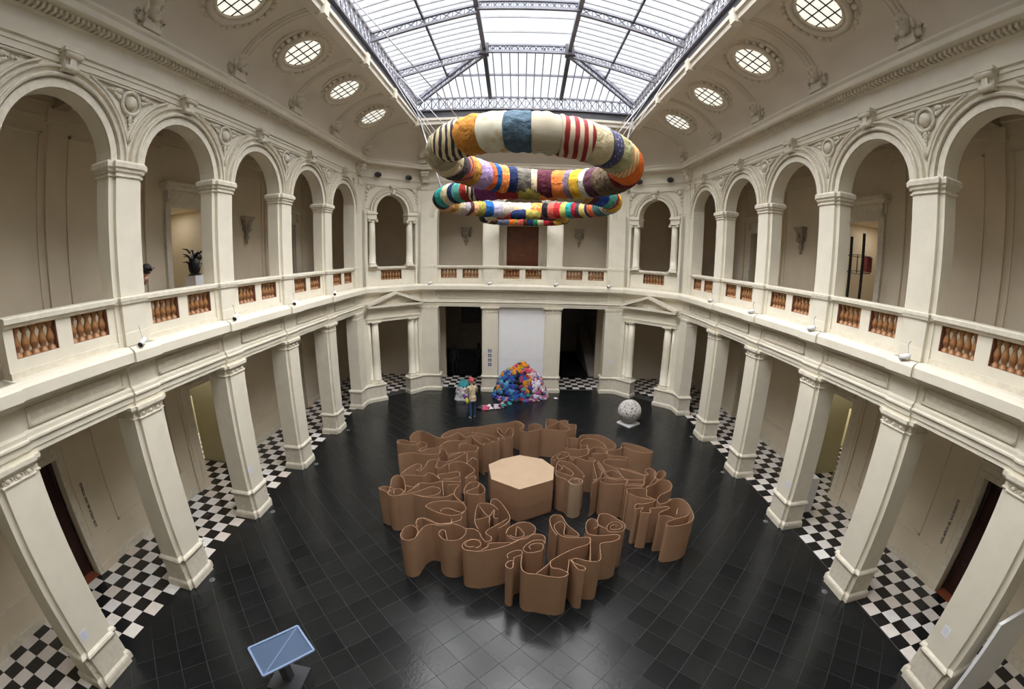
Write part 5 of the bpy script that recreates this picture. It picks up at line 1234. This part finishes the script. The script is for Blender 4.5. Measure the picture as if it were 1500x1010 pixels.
t=thing('storage_box','low tan box beside the plinth on the left gallery','box',(-9.3,9.75,5.46)); MB().box(-.3,.3,-.5,.5,0,.78).build('box_body',mat('tan_board',(.52,.42,.31),.7,.05,4),t); MB().box(-.31,.31,-.51,.51,.78,.80).build('box_lid',mat('tan_board',(.52,.42,.31)),t)
t=thing('metal_frame','tall black metal rod sculpture with a cage of thin bars in the right gallery','sculpture',(9.25,9.6,5.46))
for y,h in ((.26,2.52),(-.24,2.60)): MB().box(-.03,.03,y-.03,y+.03,0,h).build('upright_post',BLACKM,t)
b=MB()
for z in (1.52,1.98):
    b.tube([(.25,-.3,z),(.25,.22,z+.05),(-.2,.28,z),(-.22,-.25,z-.05)],.012,4,False,True)
for x,y in ((.25,-.3),(.25,.22),(-.2,.28),(-.22,-.25)): b.tube([(x,y,1.50),(x,y,2.0)],.012,4,False)
b.build('wire_cage',BLACKM,t); MB().box(-.1,.1,-.52,-.40,1.55,1.95).build('red_plate',mat('dull_red',(.20,.03,.03),.5,.1,5),t); MB().box(-.35,.35,-.4,.4,0,.03).build('base_plate',BLACKM,t)
def extinguisher(loc,label):
    t=thing('fire_extinguisher',label,'extinguisher',loc,0,'fire extinguishers')
    MB().lathe([(.0,0),(.08,.0),(.085,.03),(.085,.42),(.06,.48),(.03,.50),(.03,.54)],14).build('cylinder',mat('extinguisher_red',(.45,.02,.02),.35,.05,5),t)
    b=MB(); b.box(-.03,.03,-.08,.03,.54,.58); b.tube([(.02,0,.55),(.10,0,.50),(.11,0,.25)],.012,5); b.build('valve_and_hose',BLACKM,t)
extinguisher((8.9,16.75,5.46),'red fire extinguisher standing at the far end of the right gallery'); extinguisher((-8.9,16.75,5.46),'red fire extinguisher standing at the far end of the left gallery')
# notices on piers
def notice(loc,rz,label,w=.16,h=.2,m=None):
    t=thing('paper_notice',label,'notice',loc,rz,'small paper notices'); MB().box(-w/2,w/2,-.004,0,0,h).build('sheet',m or mat('pale_blue_paper',(.70,.71,.78),.6,.03,5),t)
    b=MB(); 
    for i in range(4): b.box(-w*.36,w*.3-.02*(i%2),-.006,-.004,h*(.2+.17*i),h*(.25+.17*i))
    b.build('printed_lines',mat('grey_ink',(.50,.52,.64),.6,.02,4),t)
notice((-HX+.002-.0,yc(0)-.16,1.08),PI/2,'small pale blue notice on the pier cut by the bottom left corner')
notice((-HX+.002,yc(2)-.2,1.32),PI/2,'small pale notice on the second full pier of the left arcade')
notice((HX-.002,yc(2)-.16,1.18),-PI/2,'small pale notice on the second full pier of the right arcade')
notice((4.55,YR-.002,1.6),0,'small pale notice on the wide rear pier beside the right dark opening')
notice((HX-.002,yc(0)+.12,1.30),-PI/2,'small white notice on the pier cut by the bottom right corner',m=WHITEP)
# white wedge plinth in the right corridor
t=thing('display_plinth','tall white plinth standing behind the second right pier','plinth',(8.35,9.05,0)); MB().box(-.3,.3,-.22,.22,0,1.12).build('plinth_body',WHITEP,t); MB().add([(-.3,-.22,1.12),(.3,-.22,1.12),(.3,.22,1.12),(-.3,.22,1.12),(-.3,-.22,1.16),(-.3,.22,1.16)],[(0,3,2,1),(0,1,4),(3,5,2),(0,4,5,3),(1,2,5,4)]).build('sloped_top',WHITEM,t)
# blue panel at the bottom edge
t=thing('information_board','blue-grey sloping board top cut by the bottom edge of the picture','board',(-3.95,3.85,0))
def RP(px,py): return (px+3.95,py-3.85)
q=[RP(-4.30,3.62),RP(-3.68,4.27),RP(-3.20,3.86),RP(-3.80,3.20)]
b=MB(); b.add([(x,y,.97+.04*(i in (1,2))) for i,(x,y) in enumerate(q)]+[(x,y,1.0+.04*(i in (1,2))) for i,(x,y) in enumerate(q)],[(3,2,1,0),(4,5,6,7),(0,1,5,4),(1,2,6,5),(2,3,7,6),(3,0,4,7)]); b.build('board_top',BLUEP,t)
b=MB(); m0=[(q[0][i]*.5+q[1][i]*.5) for i in (0,1)]
for i in range(4): b.bar((q[i][0],q[i][1],1.005+.04*(i in (1,2))),(q[(i+1)%4][0],q[(i+1)%4][1],1.005+.04*((i+1)%4 in (1,2))),.035,.03)
b.bar((q[1][0],q[1][1],1.045),(q[3][0],q[3][1],1.005),.012,.008); b.build('board_edge',mat('pale_blue_edge',(.22,.30,.46),.4,.05,3),t)
b=MB(); b.box(-.08,.08,-.08,.08,0,.97); b.box(-.3,.3,-.3,.3,0,.03); b.build('board_stand',STEELD,t)
# tiny floor plate and scrap
t=thing('floor_plate','tiny pale label plate on the dark floor behind the cardboard','label',(1.93,14.6,0)); MB().frus((-.16,.16,-.06,.06),(-.15,.15,-.05,.05),0,.012).build('plate',STEELL,t)
t=thing('paper_scrap','small white scrap on the floor right of the cloth mound','paper',(1.75,19.1,0)); v,f=cloth_patch(0,0,.2,.3,lambda x,y:.02,.01); MB().add(v,f,True).build('scrap',WHITEP,t)

# white board beside the near right pier
t=thing('white_board','white standing board at the bottom right corner beside the cut pier','board',(7.95,2.12,0)); MB().box(-.75,.75,-.03,.03,.05,2.2).build('board_face',WHITEP,t)
for q in (-.6,.6): MB().box(q-.04,q+.04,-.25,.25,0,.05).build('board_foot',STEELD,t)
